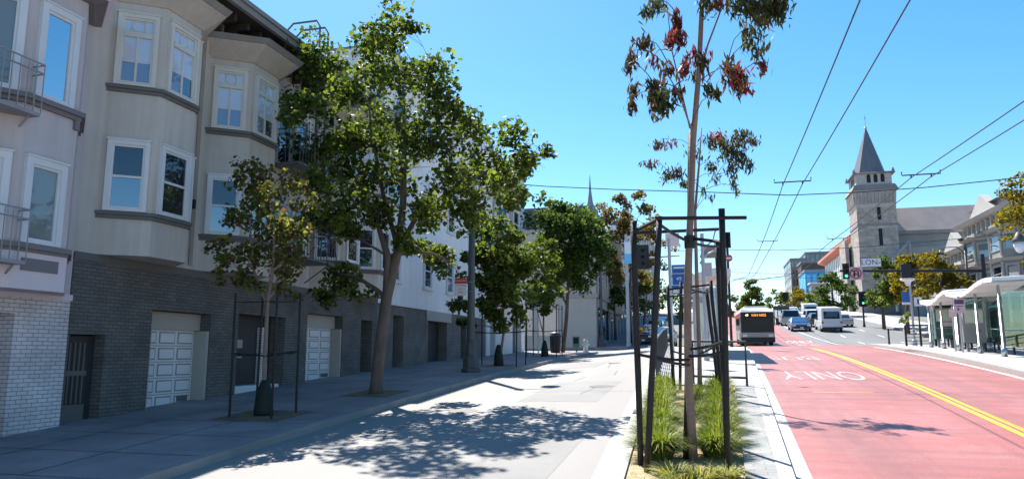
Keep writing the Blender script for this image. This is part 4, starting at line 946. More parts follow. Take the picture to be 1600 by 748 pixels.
# corner signal on a post with a green lens
q = PY(1348, 467, 92); zq = g(q.x, 92)
t = thing('traffic_signal', 'post mounted signal showing green at the foot of the church tower', 'traffic light', (q.x, 92, zq))
mb = MB()._lathe([(.16, 0), (.1, .5), (.1, q.z - zq)], (q.x, 92.2, zq), 8); obj('pole', mb, 'black', t)
signal_head(q.x, 92, q.z, 1.5, .6, 'g', t)
for (u, v, Y, lb) in ((1228, 465, 150, 'small dark signal hanging over the far lanes above the silver wagon'), (1253, 462, 150, 'small dark signal hanging over the far lanes above the pale truck'), (1136, 375, 46, 'black signal head on the median behind the tree stakes')):
    q = PY(u, v, Y); zq = g(q.x, Y)
    t = thing('traffic_signal', lb, 'traffic light', (q.x, Y, zq)); sc_ = Y / 60
    mb = MB()._lathe([(.12, 0), (.08, .5), (.07, q.z - zq)], (q.x, Y + .25, zq), 6); obj('pole', mb, 'black', t)
    signal_head(q.x, Y, q.z, .95 if Y < 60 else 1.9, .42 if Y < 60 else .75, None, t, plate=Y > 60)
c = PY(1139, 403, 45.7)
t = thing('warning_sign', 'small round red and white sign below the median signal head', 'sign', (c.x, c.y, c.z - .3))
mb = MB().tube([(c.x, c.y, c.z), (c.x, c.y + .03, c.z)], .21, 16); obj('plate', mb, 'sign_red', t)
mb = MB(); mb.box(c.x - .15, c.x + .15, c.y - .012, c.y - .002, c.z - .05, c.z + .05); obj('white_bar', mb, 'sign_white', t)

# ------------------------------------------------------------------ overhead wires
def sagline(a, b, sag, n=16):
    a, b = Vector(a), Vector(b); return [a.lerp(b, i / n) - Vector((0, 0, sag * 4 * (i / n) * (1 - i / n))) for i in range(n + 1)]
WH = 5.95
sp_y = [4, 24.0, 43.0, 72, 100, 130, 160]
def wx(u0, y): return u0 + .030 * (min(y, 60) - 9)
def wz(y): return g(4, y) + WH
for u0, lb in ((1.86, 'left one of the two overhead trolley wires above the nearer red lane'), (2.44, 'right one of the two overhead trolley wires above the nearer red lane'), (5.5, 'left one of the two overhead trolley wires above the farther red lane'), (6.05, 'right one of the two overhead trolley wires above the farther red lane')):
    pts = []
    for a, b in zip(sp_y, sp_y[1:]): pts += sagline((wx(u0, a), a, wz(a)), (wx(u0, b), b, wz(b)), .05, 8)[:-1]
    tag(obj('trolley_wire', MB().tube(pts, [.011 + .00022 * max(0, p[1] - 10) for p in pts], 5), 'wire'), lb, 'wire')
def span(Y, uv, lb, zs=None, r=.012):
    pts = [PY(u, v, Y) for u, v in uv]; P = []
    for a, b in zip(pts, pts[1:]): P += [a.lerp(b, k / 3) for k in range(3)]
    P.append(pts[-1])
    o = tag(obj('span_wire', MB().tube(P, r, 5), 'wire'), lb, 'wire'); return P
span(24.0, [(760, 284), (850, 291), (960, 296), (1100, 300), (1232, 305), (1330, 301), (1445, 293), (1600, 277), (1700, 262)], 'nearest cross street span wire running past the church spire', r=.015)
span(43.0, [(1050, 392), (1140, 390), (1215, 391), (1330, 387), (1420, 380), (1620, 362)], 'second span wire crossing the street behind the nearest one', r=.015)
span(72.0, [(1105, 424), (1145, 425), (1215, 428), (1330, 424), (1550, 412)], 'third span wire crossing low over the bus', r=.018)
span(100.0, [(1080, 434), (1180, 436), (1260, 434), (1345, 430)], 'faint fourth span wire crossing beyond the bus', r=.02)
for Y, pr in ((24.0, (1.86, 2.44)), (24.0, (5.5, 6.05)), (43.0, (1.86, 2.44)), (43.0, (5.5, 6.05))):
    xa, xb = wx(pr[0], Y), wx(pr[1], Y); zz = wz(Y); e = .25; zs = zz + (.14 if Y < 30 else .16)
    mb = MB(); mb.tube([(xa - e, Y, zs + .05), (xa - e, Y, zs - .06), (xb + e, Y, zs - .06), (xb + e, Y, zs + .05)], .02, 6)
    for x in (xa, xb): mb.tube([(x, Y, zs - .05), (x, Y, zz - .02)], .022, 6)
    tag(obj('wire_hanger', mb, 'black'), ('nearest ' if Y < 30 else 'second ') + 'bracket holding the trolley wire pair over the ' + ('nearer' if pr[0] < 3 else 'farther') + ' red lane', 'hanger')
# ------------------------------------------------------------------ tree stakes of the median
def stakes(name_label, posts, bars, r, ties, group='black tree stakes'):
    """posts: [(foot, top)], bars: [(a, b)], ties: [(a, b)]"""
    f = posts[0][0]; t = thing('tree_stakes', name_label, 'tree stakes', (sum(p[0][0] for p in posts) / len(posts), sum(p[0][1] for p in posts) / len(posts), f[2]), group)
    for a, b in posts:
        a, b = Vector(a), Vector(b); pts = [a.lerp(b, k / 6) + Vector((random.uniform(-.006, .006), random.uniform(-.006, .006), 0)) for k in range(7)]
        obj('stake', MB().tube(pts, [r * random.uniform(.93, 1.07) for _ in range(7)], 8), 'stake', t, True)
    for a, b in bars: obj('crossbar', MB().tube([a, b], r * .62, 6), 'stake', t)
    for a, b in ties:
        obj('tie', MB().tube(sagline(a, b, .02, 5), .022, 6), 'black', t)
    return t
def gp(x, y, dz=.09): return Vector((x, y, g(x, y) + dz))
pA, pA2, pB, pB2 = gp(-1.02, 10.5), gp(-.90, 10.1), gp(.12, 10.5), gp(.14, 11.9)
tA, tA2, tB, tB2 = PY(990, 345, 10.5), PY(1031, 338, 10.1), PY(1128, 326, 10.5), PY(1120, 377, 11.9)
TR1 = gp(-.33, 10.95)
b1a, b1b = PY(1024, 341, 10.03), PY(1166, 340, 10.42)
b2a, b2b = PY(990, 366, 10.55), PY(1122, 352, 11.9)
tr = PY(1078, 378, 10.95)
stakes('tall black stake frame round the nearest gum tree in the median planter', [(pA, tA), (pA2, tA2), (pB, tB), (pB2, tB2), (gp(-.43, 11.0), PY(1080, 205, 11.03))],
       [(b1a, b1b), (PY(988, 363, 10.5), PY(1033, 340, 10.1)), (PY(992, 364, 10.56), PY(1122, 358, 11.85)), (PY(1128, 378, 10.5), PY(1078, 372, 11.0))], .043,
       [(PY(1030, 350, 10.1), tr), (PY(1123, 385, 11.8), tr), (PY(1000, 554, 10.4), PY(1077, 562, 10.9)), (PY(1136, 548, 10.5), PY(1077, 556, 10.9)), (PY(1012, 556, 10.2), PY(1077, 570, 10.9)), (PY(1133, 532, 10.5), PY(1080, 545, 10.9))])
mb = MB().tube([tr + Vector((.0, 0, -.09)), tr + Vector((0, 0, .09))], .085, 10); tie_sleeve = mb
Y2 = 18.6; TR2 = gp(-.36, Y2)
q = [(1043, 447, 17.9), (1064, 440, 19.4), (1110, 438, 17.9), (1104, 452, 19.4)]
ft = [gp(-.92, 17.9), gp(-.85, 19.4), gp(.16, 17.9), gp(.08, 19.4)]
tp = [PY(*a) for a in q]
tr2 = PY(1090, 455, Y2)
stakes('shorter black stake frame round the second gum tree by the railing', list(zip(ft, tp)), [(tp[0] - Vector((0, 0, .08)), tp[2] - Vector((0, 0, .1))), (tp[1] - Vector((0, 0, .15)), tp[3] - Vector((0, 0, .1)))], .04,
       [(tp[0] - Vector((0, 0, .25)), tr2), (tp[2] - Vector((0, 0, .25)), tr2), (PY(1050, 548, 17.9), PY(1092, 556, Y2)), (PY(1118, 540, 17.9), PY(1092, 552, Y2))])

# ------------------------------------------------------------------ railings
def railing(label, pts, h, bars=7, pstep=1.3, dz=.13, m='rail', slat=.018, pr=.035):
    """posts, top rail and horizontal slats following the ground along pts"""
    P = [Vector((x, y, g(x, y) + dz)) for x, y in pts]; t = thing('railing', label, 'railing', P[0])
    top = MB().tube([p + Vector((0, 0, h)) for p in P], pr, 6); obj('top_rail', top, m, t)
    sl = MB()
    for k in range(bars): sl.tube([p + Vector((0, 0, h * (.1 + .78 * k / max(1, bars - 1)))) for p in P], slat, 5)
    obj('slats', sl, m, t)
    for a, b in zip(P, P[1:]):
        n = max(1, round((b - a).length / pstep))
        for i in range(n + (1 if b is P[-1] else 0)):
            p = a.lerp(b, i / n); mb = MB(); mb.box(p.x - pr, p.x + pr, p.y - pr, p.y + pr, p.z - .1, p.z + h); obj('post', mb, m, t)
    return t
railing('long grey railing with horizontal slats along the left edge of the median platform', [(isiL(y) + .12, y) for y in (21.5, 26, 31, 36, 41, 46)], 1.12, 6, 1.5, slat=.012)
P0 = gp(-.55, 20.6, .13); P1 = gp(.80, 20.2, .13)
t = thing('railing', 'low black guard rail across the front of the median platform', 'railing', P0)
mb = MB().tube([P0 + Vector((0, 0, 1.12)), P1 + Vector((0, 0, 1.12)), P1 + Vector((.0, 0, -.05))], .033, 8); obj('top_rail', mb, 'rail', t)
mb = MB().tube([P0 + Vector((0, 0, .2)), P1 + Vector((0, 0, .2))], .033, 8); obj('bottom_rail', mb, 'rail', t)
mb = MB().tube([P0 + Vector((0, 0, -.05)), P0 + Vector((0, 0, 1.12))], .033, 8); obj('post', mb, 'rail', t)
# ------------------------------------------------------------------ median station
def post(x, y, h, r=.06, dz=.13, m='steel'): z = g(x, y) + dz; return MB()._lathe([(r * 1.6, 0), (r * 1.6, .25), (r, .26), (r, h)], (x, y, z), 10)
sx0, sx1 = -.75, .25; ys = 33.0; zb = g(0, ys) + .13
t = thing('bus_shelter', 'white roofed glass waiting shelter on the median platform behind the gum trees', 'bus shelter', (0, ys, zb))
for x, y in ((sx0, ys), (sx1, ys), (sx0, ys + 4), (sx1, ys + 4)): obj('post', post(x, y, 3.1, .05), 'pale_pole', t)
mb = MB()
pr = [(sx0 - .3, 3.05), (sx0 + .2, 3.25), (sx1 - .1, 3.45), (sx1 + .6, 3.4)]
for (xa, za_), (xb, zb_) in zip(pr, pr[1:]): mb.hexa([(xa, ys - .3, zb + za_), (xb, ys - .3, zb + zb_), (xb, ys + 9, zb + zb_ + .3), (xa, ys + 9, zb + za_ + .3), (xa, ys - .3, zb + za_ + .32), (xb, ys - .3, zb + zb_ + .32), (xb, ys + 9, zb + zb_ + .62), (xa, ys + 9, zb + za_ + .62)])
obj('roof', mb, 'shelter_roof', t)
mb = MB(); mb.box(sx0 + .05, sx1 - .05, ys + .02, ys + .06, zb + .3, zb + 2.95); obj('wind_panel', mb, 'frost', t)
mb = MB(); mb.box(sx0 + .2, sx1 - .3, ys - .01, ys + .015, zb + 1.05, zb + 2.3); obj('map_case', mb, 'screen', t)
mb = MB(); mb.box(sx0, sx0 + .05, ys + .1, ys + 3.9, zb + .3, zb + 2.9); obj('back_glass', mb, 'shelter_glass', t)
mb = MB(); mb.box(sx0 + .1, sx0 + .5, ys + .6, ys + 3.2, zb + .42, zb + .48); mb.box(sx0 + .2, sx0 + .3, ys + .8, ys + .9, zb, zb + .42); mb.box(sx0 + .2, sx0 + .3, ys + 2.8, ys + 2.9, zb, zb + .42); obj('bench', mb, 'kiosk', t)
# bus stop flag sign
q = PY(1050, 455, 27.0); x, y = q.x, 27.0; zb = g(x, y) + .13
t = thing('bus_stop_sign', 'tall blue bus stop sign panel on a pale pole beside the median railing', 'bus stop sign', (x, y, zb))
obj('pole', MB().tube([(x - .05, y, zb), (x - .05, y, PY(1047, 372, y).z)], .06, 8), 'pale_pole', t)
a, b = PY(1051, 458, y), PY(1078, 413, y)
mb = MB(); mb.box(a.x, b.x, y - .03, y + .03, a.z, b.z); p = obj('panel', mb, 'sign_blue', t)
mb = MB(); hgt = b.z - a.z
for k in (.68, .27): mb.box(a.x + .02, b.x - .02, y - .036, y - .031, a.z + hgt * k, a.z + hgt * k + .02)
mb.box(a.x + .02, b.x - .02, y - .037, y - .031, a.z + .01, a.z + hgt * .18); mb.box(a.x + .06, b.x - .2, y - .036, y - .031, b.z - .14, b.z - .07); obj('white_band', mb, 'sign_white', t)
text('lettering', '49', .19, ((a.x + b.x) / 2 - .08, y - .038, a.z + hgt * .5), (1, 0, 0), (0, 0, 1), 'sign_white', t)
text('lettering', 'U2', .13, ((a.x + b.x) / 2 - .08, y - .042, a.z + hgt * .09), (1, 0, 0), (0, 0, 1), 'sign_blue', t)
# boarding pylon and curved twin-arm lamp
x, y = PY(1098, 400, 30).x, 30.0; zb = g(x, y) + .13
t = thing('platform_lamp', 'pale curved arm lamp with flat grey head rising over the median platform', 'street lamp', (x, y, zb))
obj('pole', post(x, y, 5.0, .07), 'pale_pole', t)
mb = MB()
mb.tube([PY(1094, 402, y), PY(1102, 385, y), PY(1114, 376, y), PY(1117, 362, y), PY(1122, 356, y)], .035, 6); mb.tube([PY(1094, 412, y), PY(1103, 398, y), PY(1116, 392, y), PY(1128, 396, y)], .045, 6); obj('curved_arm', mb, 'pale_pole', t, True)
a, b = PY(1096, 403, y + .2), PY(1119, 384, y + .2); mb = MB(); mb.box(a.x, b.x, y + .15, y + .35, a.z, b.z); obj('sign_box', mb, 'kiosk', t)
a, b = PY(1098, 432, y + .4), PY(1112, 410, y + .4); mb = MB(); mb.box(a.x, b.x, y + .4, y + .5, a.z, b.z); obj('lower_panel', mb, 'pale_pole', t)
a, b = PY(1040, 385, 40), PY(1061, 364, 40); x = PY(1046, 400, 40).x; zb = g(x, 40)
t = thing('station_marker', 'pale pink square station marker on a slim post behind the bus stop sign', 'sign', (x, 40, zb))
mb = MB(); mb.box(a.x, b.x, 40, 40.1, a.z, b.z); obj('plate', mb, 'sign_pink', t); obj('post', post(x, 40.15, a.z - zb + .3, .05), 'pale_pole', t)
# sidewalk bits on the left
def bin_(label, x, y):
    z = g(x, y) + .14; t = thing('litter_bin', label, 'bin', (x, y, z))
    obj('body', MB()._lathe([(.30, 0), (.33, .1), (.36, 1.0), (.40, 1.05)], (x, y, z), 12), 'black', t)
    obj('lid', MB()._lathe([(.41, 1.06), (.30, 1.25), (.12, 1.32)], (x, y, z), 12), 'lamp_metal', t)
bin_('dark round litter bin beside the tree on the left corner', -9.75, 46.6)
def hydrant(label, x, y, m):
    z = g(x, y) + .14; t = thing('fire_hydrant', label, 'hydrant', (x, y, z))
    obj('barrel', MB()._lathe([(.2, 0), (.2, .06), (.15, .08), (.14, .62), (.18, .64), (.18, .7), (.13, .8), (.05, .88)], (x, y, z), 12), m, t, True)
    mb = MB().tube([(x - .24, y, z + .5), (x + .24, y, z + .5)], .07, 8); mb.tube([(x, y - .25, z + .42), (x, y, z + .42)], .085, 8); obj('outlet', mb, m, t)
hydrant('white fire hydrant at the left corner kerb', -7.9, 47.3, 'hyd_white')
x, y = -8.6, 47.9; z = g(x, y) + .14
t = thing('news_box', 'small teal news box between the corner tree and the white hydrant', 'news box', (x, y, z))
mb = MB(); mb.box(x - .22, x + .22, y - .2, y + .2, z + .3, z + 1.0); mb.box(x - .04, x + .04, y - .04, y + .04, z, z + .3); obj('body', mb, 'teal_box', t); mb = MB(); mb.box(x - .16, x + .16, y - .215, y - .201, z + .55, z + .92); obj('window', mb, 'void', t)
x, y = PX(858, 540, -9.9).x, 42.5; z = g(x, y) + .14
t = thing('sign_post', 'thin white sign post behind the staked trees on the left pavement', 'sign post', (x, y, z))
obj('post', MB().tube([(x, y, z), (x, y, z + 3.6)], .045, 8), 'hyd_white', t); mb = MB(); mb.box(x - .2, x + .2, y - .03, y - .015, z + 3.0, z + 3.55); obj('plate', mb, 'sign_white', t)

# ------------------------------------------------------------------ right boarding platform: shelters
def shelter(label, x0, x1, y0, y1, h0, h1):
    """posts, wavy roof (rising towards y0), glass ends and back, leaning rail"""
    ym = (y0 + y1) / 2; zb = g(x0, ym) + .15; t = thing('bus_shelter', label, 'bus shelter', (x0, ym, zb))
    for x in (x0, x1):
        for y in (y0, ym, y1):
            if y == ym and x == x1: continue
            z = g(x, y) + .15; hh = h0 + (h1 - h0) * (y - y0) / (y1 - y0)
            obj('post', MB()._lathe([(.11, 0), (.11, .32), (.06, .33), (.06, hh)], (x, y, z), 10), 'steel', t, True)
    mb = MB(); n = 12; rows = []
    for i in range(n + 1):
        f = i / n; y = y0 - .35 + (y1 - y0 + .7) * f; zz = g(x0, y) + .15 + h0 + (h1 - h0) * f + .16 * math.sin(f * math.pi * 2 + .6)
        rows.append((y, zz))
    for (ya, za_), (yb, zb_) in zip(rows, rows[1:]):
        mb.hexa([(x0 - .3, ya, za_ + .0), (x1 + .2, ya, za_ + .06), (x1 + .2, yb, zb_ + .06), (x0 - .3, yb, zb_ + .0), (x0 - .3, ya, za_ + .19), (x1 + .2, ya, za_ + .27), (x1 + .2, yb, zb_ + .27), (x0 - .3, yb, zb_ + .19)])
    obj('roof', mb, 'shelter_roof', t)
    mb = MB()
    for i in range(0, n + 1, 2): mb.tube([(x0 - .32, rows[i][0], rows[i][1] + .02), (x1 + .21, rows[i][0], rows[i][1] + .08)], .03, 6)
    obj('roof_rib', mb, 'steel', t)
    for y in (y0, y1):
        z = g(x0, y) + .15; mb = MB(); mb.box(x0 + .08, x1 - .08, y - .01, y + .01, z + .35, z + (h0 if y == y0 else h1) - .25); obj('end_glass', mb, 'shelter_glass', t)
    n2 = 4
    for i in range(n2):
        ya, yb = y0 + (y1 - y0) * i / n2 + .04, y0 + (y1 - y0) * (i + 1) / n2 - .04; z = g(x1, ya) + .15; mb = MB(); mb.box(x1 - .01, x1 + .01, ya, yb, z + .3, z + 2.5); obj('back_glass', mb, 'shelter_glass', t)
    mb = MB()
    for z_ in (.32, 1.0, 2.55): mb.tube([(x1, y0, g(x1, y0) + .15 + z_), (x1, y1, g(x1, y1) + .15 + z_)], .025, 6)
    for y in (y0, y1): mb.tube([(x0, y, g(x0, y) + .15 + 1.0), (x1, y, g(x0, y) + .15 + 1.0)], .025, 6)
    obj('glazing_bar', mb, 'steel', t)
    s = MB(); 
    for i in range(5):
        y = y0 + (y1 - y0) * (i + .5) / 5; z = g(x1, y) + .15; s.box(x1 - .55, x1 - .15, y - .22, y + .22, z + .43, z + .48); s.box(x1 - .38, x1 - .32, y - .03, y + .03, z, z + .43); s.box(x1 - .2, x1 - .15, y - .2, y + .2, z + .5, z + .62)
    obj('seats', s, 'black', t)
    return t
SX = rcb(38) + 1.15
shelter('near bus shelter with glass end panel and white wavy roof on the right platform', 10.9, 12.15, 32.9, 38.3, 2.78, 2.42)
shelter('far bus shelter with white wavy roof joined behind the near one on the right platform', 11.1, 12.4, 39.2, 43.6, 2.52, 2.2)
def kiosk(label, u0, u1, v0, v1, Y, dark):
    a, b = PY(u0, v1, Y), PY(u1, v0, Y); z = g(a.x, Y) + .15; t = thing('ticket_kiosk', label, 'kiosk', ((a.x + b.x) / 2, Y, z))
    mb = MB(); mb.box(a.x, b.x, Y, Y + .35, a.z, b.z); mb.box(a.x + .1, a.x + .2, Y + .1, Y + .25, z, a.z); mb.box(b.x - .2, b.x - .1, Y + .1, Y + .25, z, a.z); obj('cabinet', mb, 'kiosk', t)
    H_ = b.z - a.z; w = b.x - a.x
    mb = MB(); mb.box(a.x + w * .08, b.x - w * .08, Y - .015, Y - .001, a.z + H_ * .74, b.z - H_ * .03); obj('display', mb, 'screen_dark' if dark else 'black', t)
    mb = MB(); mb.box(a.x + w * .08, b.x - w * .08, Y - .015, Y - .001, a.z + H_ * .42, a.z + H_ * .70); obj('route_map', mb, 'screen', t)
    if not dark:
        mb = MB()
        for i in range(7): mb.box(a.x + w * (.14 + .1 * i), a.x + w * (.2 + .1 * i), Y - .02, Y - .016, b.z - H_ * .12, b.z - H_ * .07)
        obj('display_glyphs', mb, 'sign_white', t)
    else:
        mb = MB(); mb.tube([(a.x + w * .72, Y - .02, a.z + H_ * .26), (a.x + w * .72, Y, a.z + H_ * .26)], .05, 10); obj('card_reader', mb, 'black', t)
    mb = MB(); mb.box(a.x + w * .3, a.x + w * .9, Y - .012, Y - .001, a.z + H_ * .30, a.z + H_ * .40) if not dark else mb.box(a.x + w * .2, a.x + w * .5, Y - .012, Y - .001, a.z + H_ * .2, a.z + H_ * .3); obj('notice', mb, 'kiosk' if dark else 'sign_pink', t)
    return t
kiosk('left grey ticket kiosk with black display inside the far shelter', 1463, 1487, 464, 529, 43.6, False)
kiosk('right grey ticket kiosk with green screen inside the near shelter', 1508, 1535, 462, 535, 37.2, True)
def flag(label, u0, u1, v0, v1, Y, zpost, m, extra=None, rnd=False, pm='steel'):
    a, b = PY(u0, v1, Y), PY(u1, v0, Y); x = (a.x + b.x) / 2; zb = g(x, Y) + .15
    t = thing('platform_sign', label, 'sign', (x, Y, zb))
    obj('post', MB().tube([(x, Y + .08, zb), (x, Y + .08, b.z + .1)], .04, 8), pm, t)
    mb = MB()
    if rnd: mb.tube([(x, Y, (a.z + b.z) / 2), (x, Y + .02, (a.z + b.z) / 2)], (b.z - a.z) / 2, 16)
    else: mb.box(a.x, b.x, Y, Y + .02, a.z, b.z)
    obj('plate', mb, m, t)
    if extra:
        for (fa, fb, ga, gb, mm) in extra:
            w, h = b.x - a.x, b.z - a.z; mb = MB(); mb.box(a.x + w * fa, a.x + w * fb, Y - .012, Y - .002, a.z + h * ga, a.z + h * gb); obj('print', mb, mm, t)
    return t
flag('pale pink flag sign with dark panel between the two ticket kiosks', 1491, 1507, 466, 489, 36.6, 0, 'sign_pink', [(.1, .9, .62, .92, 'sign_purple'), (.3, .45, .2, .35, 'sign_purple'), (.15, .85, .45, .5, 'sign_purple')])
flag('lower pale pink notice hanging beside the flag sign', 1484, 1494, 482, 495, 37.6, 0, 'sign_pink', [(.2, .8, .6, .8, 'sign_white')])
flag('round pink sign at the far end of the right shelters', 1450, 1459, 473, 486, 45.9, 0, 'sign_pink', None, True)
flag('small white sign with black arrow before the golden tree', 1429, 1440, 464, 478, 47.5, 0, 'sign_white', [(.4, .6, .2, .8, 'sign_black')], False, 'black')
q = PY(1421, 437, 48.0); x, y = q.x, 48.0; zb = g(x, y) + .15
t = thing('bus_stop_sign', 'white post with flat pale solar cap and blue stop panel on the right platform', 'bus stop sign', (x, y, zb))
obj('post', MB()._lathe([(.16, 0), (.14, .3), (.07, .35), (.06, q.z - zb)], (x, y, zb), 8), 'pale_pole', t)
obj('solar_cap', MB()._lathe([(.12, -.35), (.2, -.1), (.42, 0), (.40, .08)], (x - .1, y, q.z), 12), 'sign_white', t)
a, b = PY(1410, 472, y - .1), PY(1421, 455, y - .1); mb = MB(); mb.box(a.x, b.x, y - .08, y - .04, a.z, b.z); obj('panel', mb, 'sign_blue', t)
mb = MB(); mb.box(a.x, b.x, y - .08, y - .04, a.z - .14, a.z - .002); obj('lower_strip', mb, 'sign_white', t)
# signal seen through the shelter
q = PY(1541, 483, 40.5); zb = g(q.x, 40.5) + .15
t = thing('pedestrian_signal', 'small teal green lit signal between the near kiosk and the glass end', 'traffic light', (q.x, 40.5, zb))
mb = MB(); mb.box(q.x - .2, q.x + .2, 40.5, 40.7, q.z - .55, q.z + .9); obj('housing', mb, 'black', t); obj('pole', MB().tube([(q.x, 40.6, zb), (q.x, 40.6, q.z - .5)], .05, 8), 'black', t)
obj('lens', MB().tube([(q.x, 40.47, q.z), (q.x, 40.495, q.z)], .15, 14), 'green_light', t)
railing('black railing at the far end of the right boarding platform', [(rcb(46.5) + .9, 46.4), (rcb(46.5) + 2.4, 46.4)], 1.15, 6, .7, .15, 'black', pr=.05)
railing('black railing along the back of the right boarding platform', [(rcb(46) + 2.5, 46.3), (rcb(40) + 3.6, 38.0), (rcb(34) + 3.7, 32.0), (rcb(34) + 3.7, 27)], 1.1, 5, 1.5, .15, 'black', pr=.04)
x, y = rcb(51) + 1.0, 52; z = g(x, y) + .15
t = thing('delineator_post', 'slim dark delineator post near the nose of the right platform', 'bollard', (x, y, z))
obj('post', MB()._lathe([(.1, 0), (.06, .05), (.05, .95), (.03, 1.0)], (x, y, z), 8), 'black', t)

# ------------------------------------------------------------------ vehicles
def car(label, x, y, facing, paint, L_=4.5, W=1.82, H=1.45, kind='sedan', cat='car', group=None):
    """facing -1: nose towards the camera, +1: tail towards the camera; built on local axes then placed on the slope"""
    z = g(x, y); t = thing('parked_car' if cat == 'car' else cat, label, cat, (x, y, z), group)
    sl = (g(x, y + 2) - g(x, y - 2)) / 4
    def W_(px, py, pz): yy = -py * facing if False else py * facing; return (x + px * facing, y + yy, z + pz + yy * sl)
    # side profile: py from nose (+L/2) to tail (-L/2)
    h = L_ / 2
    if kind == 'van':
        lower = [(h, .35), (h, .75), (h - .25, 1.05), (-h, 1.12), (-h, .35)]; cab = [(h - .95, 1.05), (h - 1.75, H - .12), (h - 2.2, H), (-h + .12, H - .03), (-h + .02, 1.12)]
    elif kind == 'suv':
        lower = [(h, .35), (h, .8), (h - .2, .98), (-h, 1.02), (-h, .35)]; cab = [(h - 1.15, .98), (h - 1.85, H - .05), (h - 2.2, H), (-h + .35, H - .04), (-h + .05, 1.02)]
    else:
        lower = [(h, .3), (h, .62), (h - .15, .78), (h - 1.1, .9), (-h + .1, .96), (-h, .8), (-h, .3)]; cab = [(h - 1.25, .88), (h - 2.05, H - .04), (h - 2.5, H), (-h + 1.3, H - .04), (-h + .45, .95)]
    def loft(prof, w0, w1, zlo, zhi):
        mb = MB(); n = len(prof); v = []
        for s in (-1, 1):
            for (py, pz) in prof:
                f = (pz - zlo) / max(.01, zhi - zlo); f = min(1, max(0, f)); v.append(W_(s * (w0 + (w1 - w0) * f) / 2, py, pz))
        fs = [tuple(range(n)), tuple(range(n, 2 * n))[::-1]] + [(i, n + i, n + (i + 1) % n, (i + 1) % n) for i in range(n)]
        return mb.add(v, fs)
    body = obj('body', loft(lower, W, W * .96, .3, 1.0), paint, t, False, .05)
    top = W * (.90 if kind == 'van' else .74)
    zl = cab[0][1]; cabo = obj('cabin', loft(cab, W * .95, top, zl, H), paint, t, False, .03)
    def glassquad(name, pts):
        obj(name, MB().add(pts, [tuple(range(len(pts)))]), 'car_glass', t)
    def cw(pz): f = (pz - zl) / (H - zl); return (W * .95 + (top - W * .95) * min(1, max(0, f))) / 2
    # windscreen and rear window (a little proud of the cabin faces)
    def face(i0, i1, off, fa=.12, fb=.9, wk=.86):
        (ya, za_), (yb, zb_) = cab[i0], cab[i1]; q = []
        for f, s in ((fa, -1), (fa, 1), (fb, 1), (fb, -1)):
            py, pz = ya + (yb - ya) * f, za_ + (zb_ - za_) * f; q.append(W_(s * cw(pz) * wk, py + off, pz + .012))
        return q
    glassquad('windscreen', face(0, 1, .02))
    glassquad('rear_window', face(4, 3, -.02) if kind != 'van' else face(4, 3, -.02, .18, .72, .8))
    for s in (-1, 1):
        (y0, z0), (y1, z1), (y3, z3), (y4, z4) = cab[0], cab[1], cab[3], cab[4]
        zc0, zc1 = zl + .08, H - .14
        def fy(ya, za_, yb, zb_, zz): return ya + (yb - ya) * (zz - za_) / (zb_ - za_)
        glassquad('side_window', [W_(s * (cw(zc0) + .012), fy(y0, z0, y1, z1, zc0) - .15, zc0), W_(s * (cw(zc0) + .012), (fy(y4, z4, y3, z3, zc0) + .15) if kind != 'van' else h - 2.7, zc0), W_(s * (cw(zc1) + .012), (fy(y4, z4, y3, z3, zc1) + .12) if kind != 'van' else h - 2.7, zc1), W_(s * (cw(zc1) + .012), fy(y0, z0, y1, z1, zc1) - .1, zc1)])
        for py in (h - .85, -h + .85):
            c = W_(s * (W / 2 - .1), py, .33); w = obj('wheel', MB().wheel(c, .33, .22), 'tyre', t)
            c2 = W_(s * (W / 2 + .012), py, .33); obj('rim', MB().wheel(c2, .2, .02, 12), 'steel', w)
        c = W_(s * (W / 2 - .26), h + .005, .66 if kind == 'sedan' else .8); mb = MB(); mb.box(c[0] - .17, c[0] + .17, c[1] - .03, c[1] + .03, c[2] - .07, c[2] + .07); obj('headlight', mb, 'light_lens', t)
        c = W_(s * (W / 2 - .14), -h - .005, .82 if kind == 'sedan' else 1.0); mb = MB(); mb.box(c[0] - .1, c[0] + .1, c[1] - .03, c[1] + .03, c[2] - .1, c[2] + .1); obj('tail_light', mb, 'tail_lens', t)
        c = W_(s * (W / 2 + .08), h - 1.5, zl + .12); mb = MB(); mb.box(c[0] - .09, c[0] + .09, c[1] - .06, c[1] + .06, c[2] - .07, c[2] + .07); obj('mirror', mb, paint, t)
    c = W_(0, h + .01, .5); mb = MB(); mb.box(c[0] - W * .38, c[0] + W * .38, c[1] - .03, c[1] + .03, c[2] - .13, c[2] + .1); gr = obj('grille', mb, 'black', t)
    c = W_(0, h + .04, .45); mb = MB(); mb.box(c[0] - .17, c[0] + .17, c[1] - .02, c[1] + .02, c[2] - .06, c[2] + .06); obj('number_plate', mb, 'sign_white', t)
    c = W_(0, -h - .01, .42); mb = MB(); mb.box(c[0] - W * .46, c[0] + W * .46, c[1] - .04, c[1] + .04, c[2] - .12, c[2] + .1); obj('bumper', mb, 'black' if kind == 'van' else paint, t)
    return t
def spot(u, v): # ground point under a pixel
    r = ray(u, v); s = 5.0
    while s < 400:
        p = r * s
        if p.z <= g(p.x, p.y): return p
        s += .05
    return r * 90
def putcar(label, u, v, facing, paint, **k):
    p = spot(u, v); hl = k.get('L_', 4.5) / 2
    return car(label, p.x, p.y + hl, facing, paint, **k)
putcar('dark blue sedan facing the camera on the grey lanes beside the red lane', 1253, 518, -1, 'paint_blue', W=2.0, L_=4.6)
putcar('white high roof van driving away uphill on the right lanes', 1301, 518.5, 1, 'paint_white', kind='van', W=2.1, H=2.55, L_=5.6, cat='van')
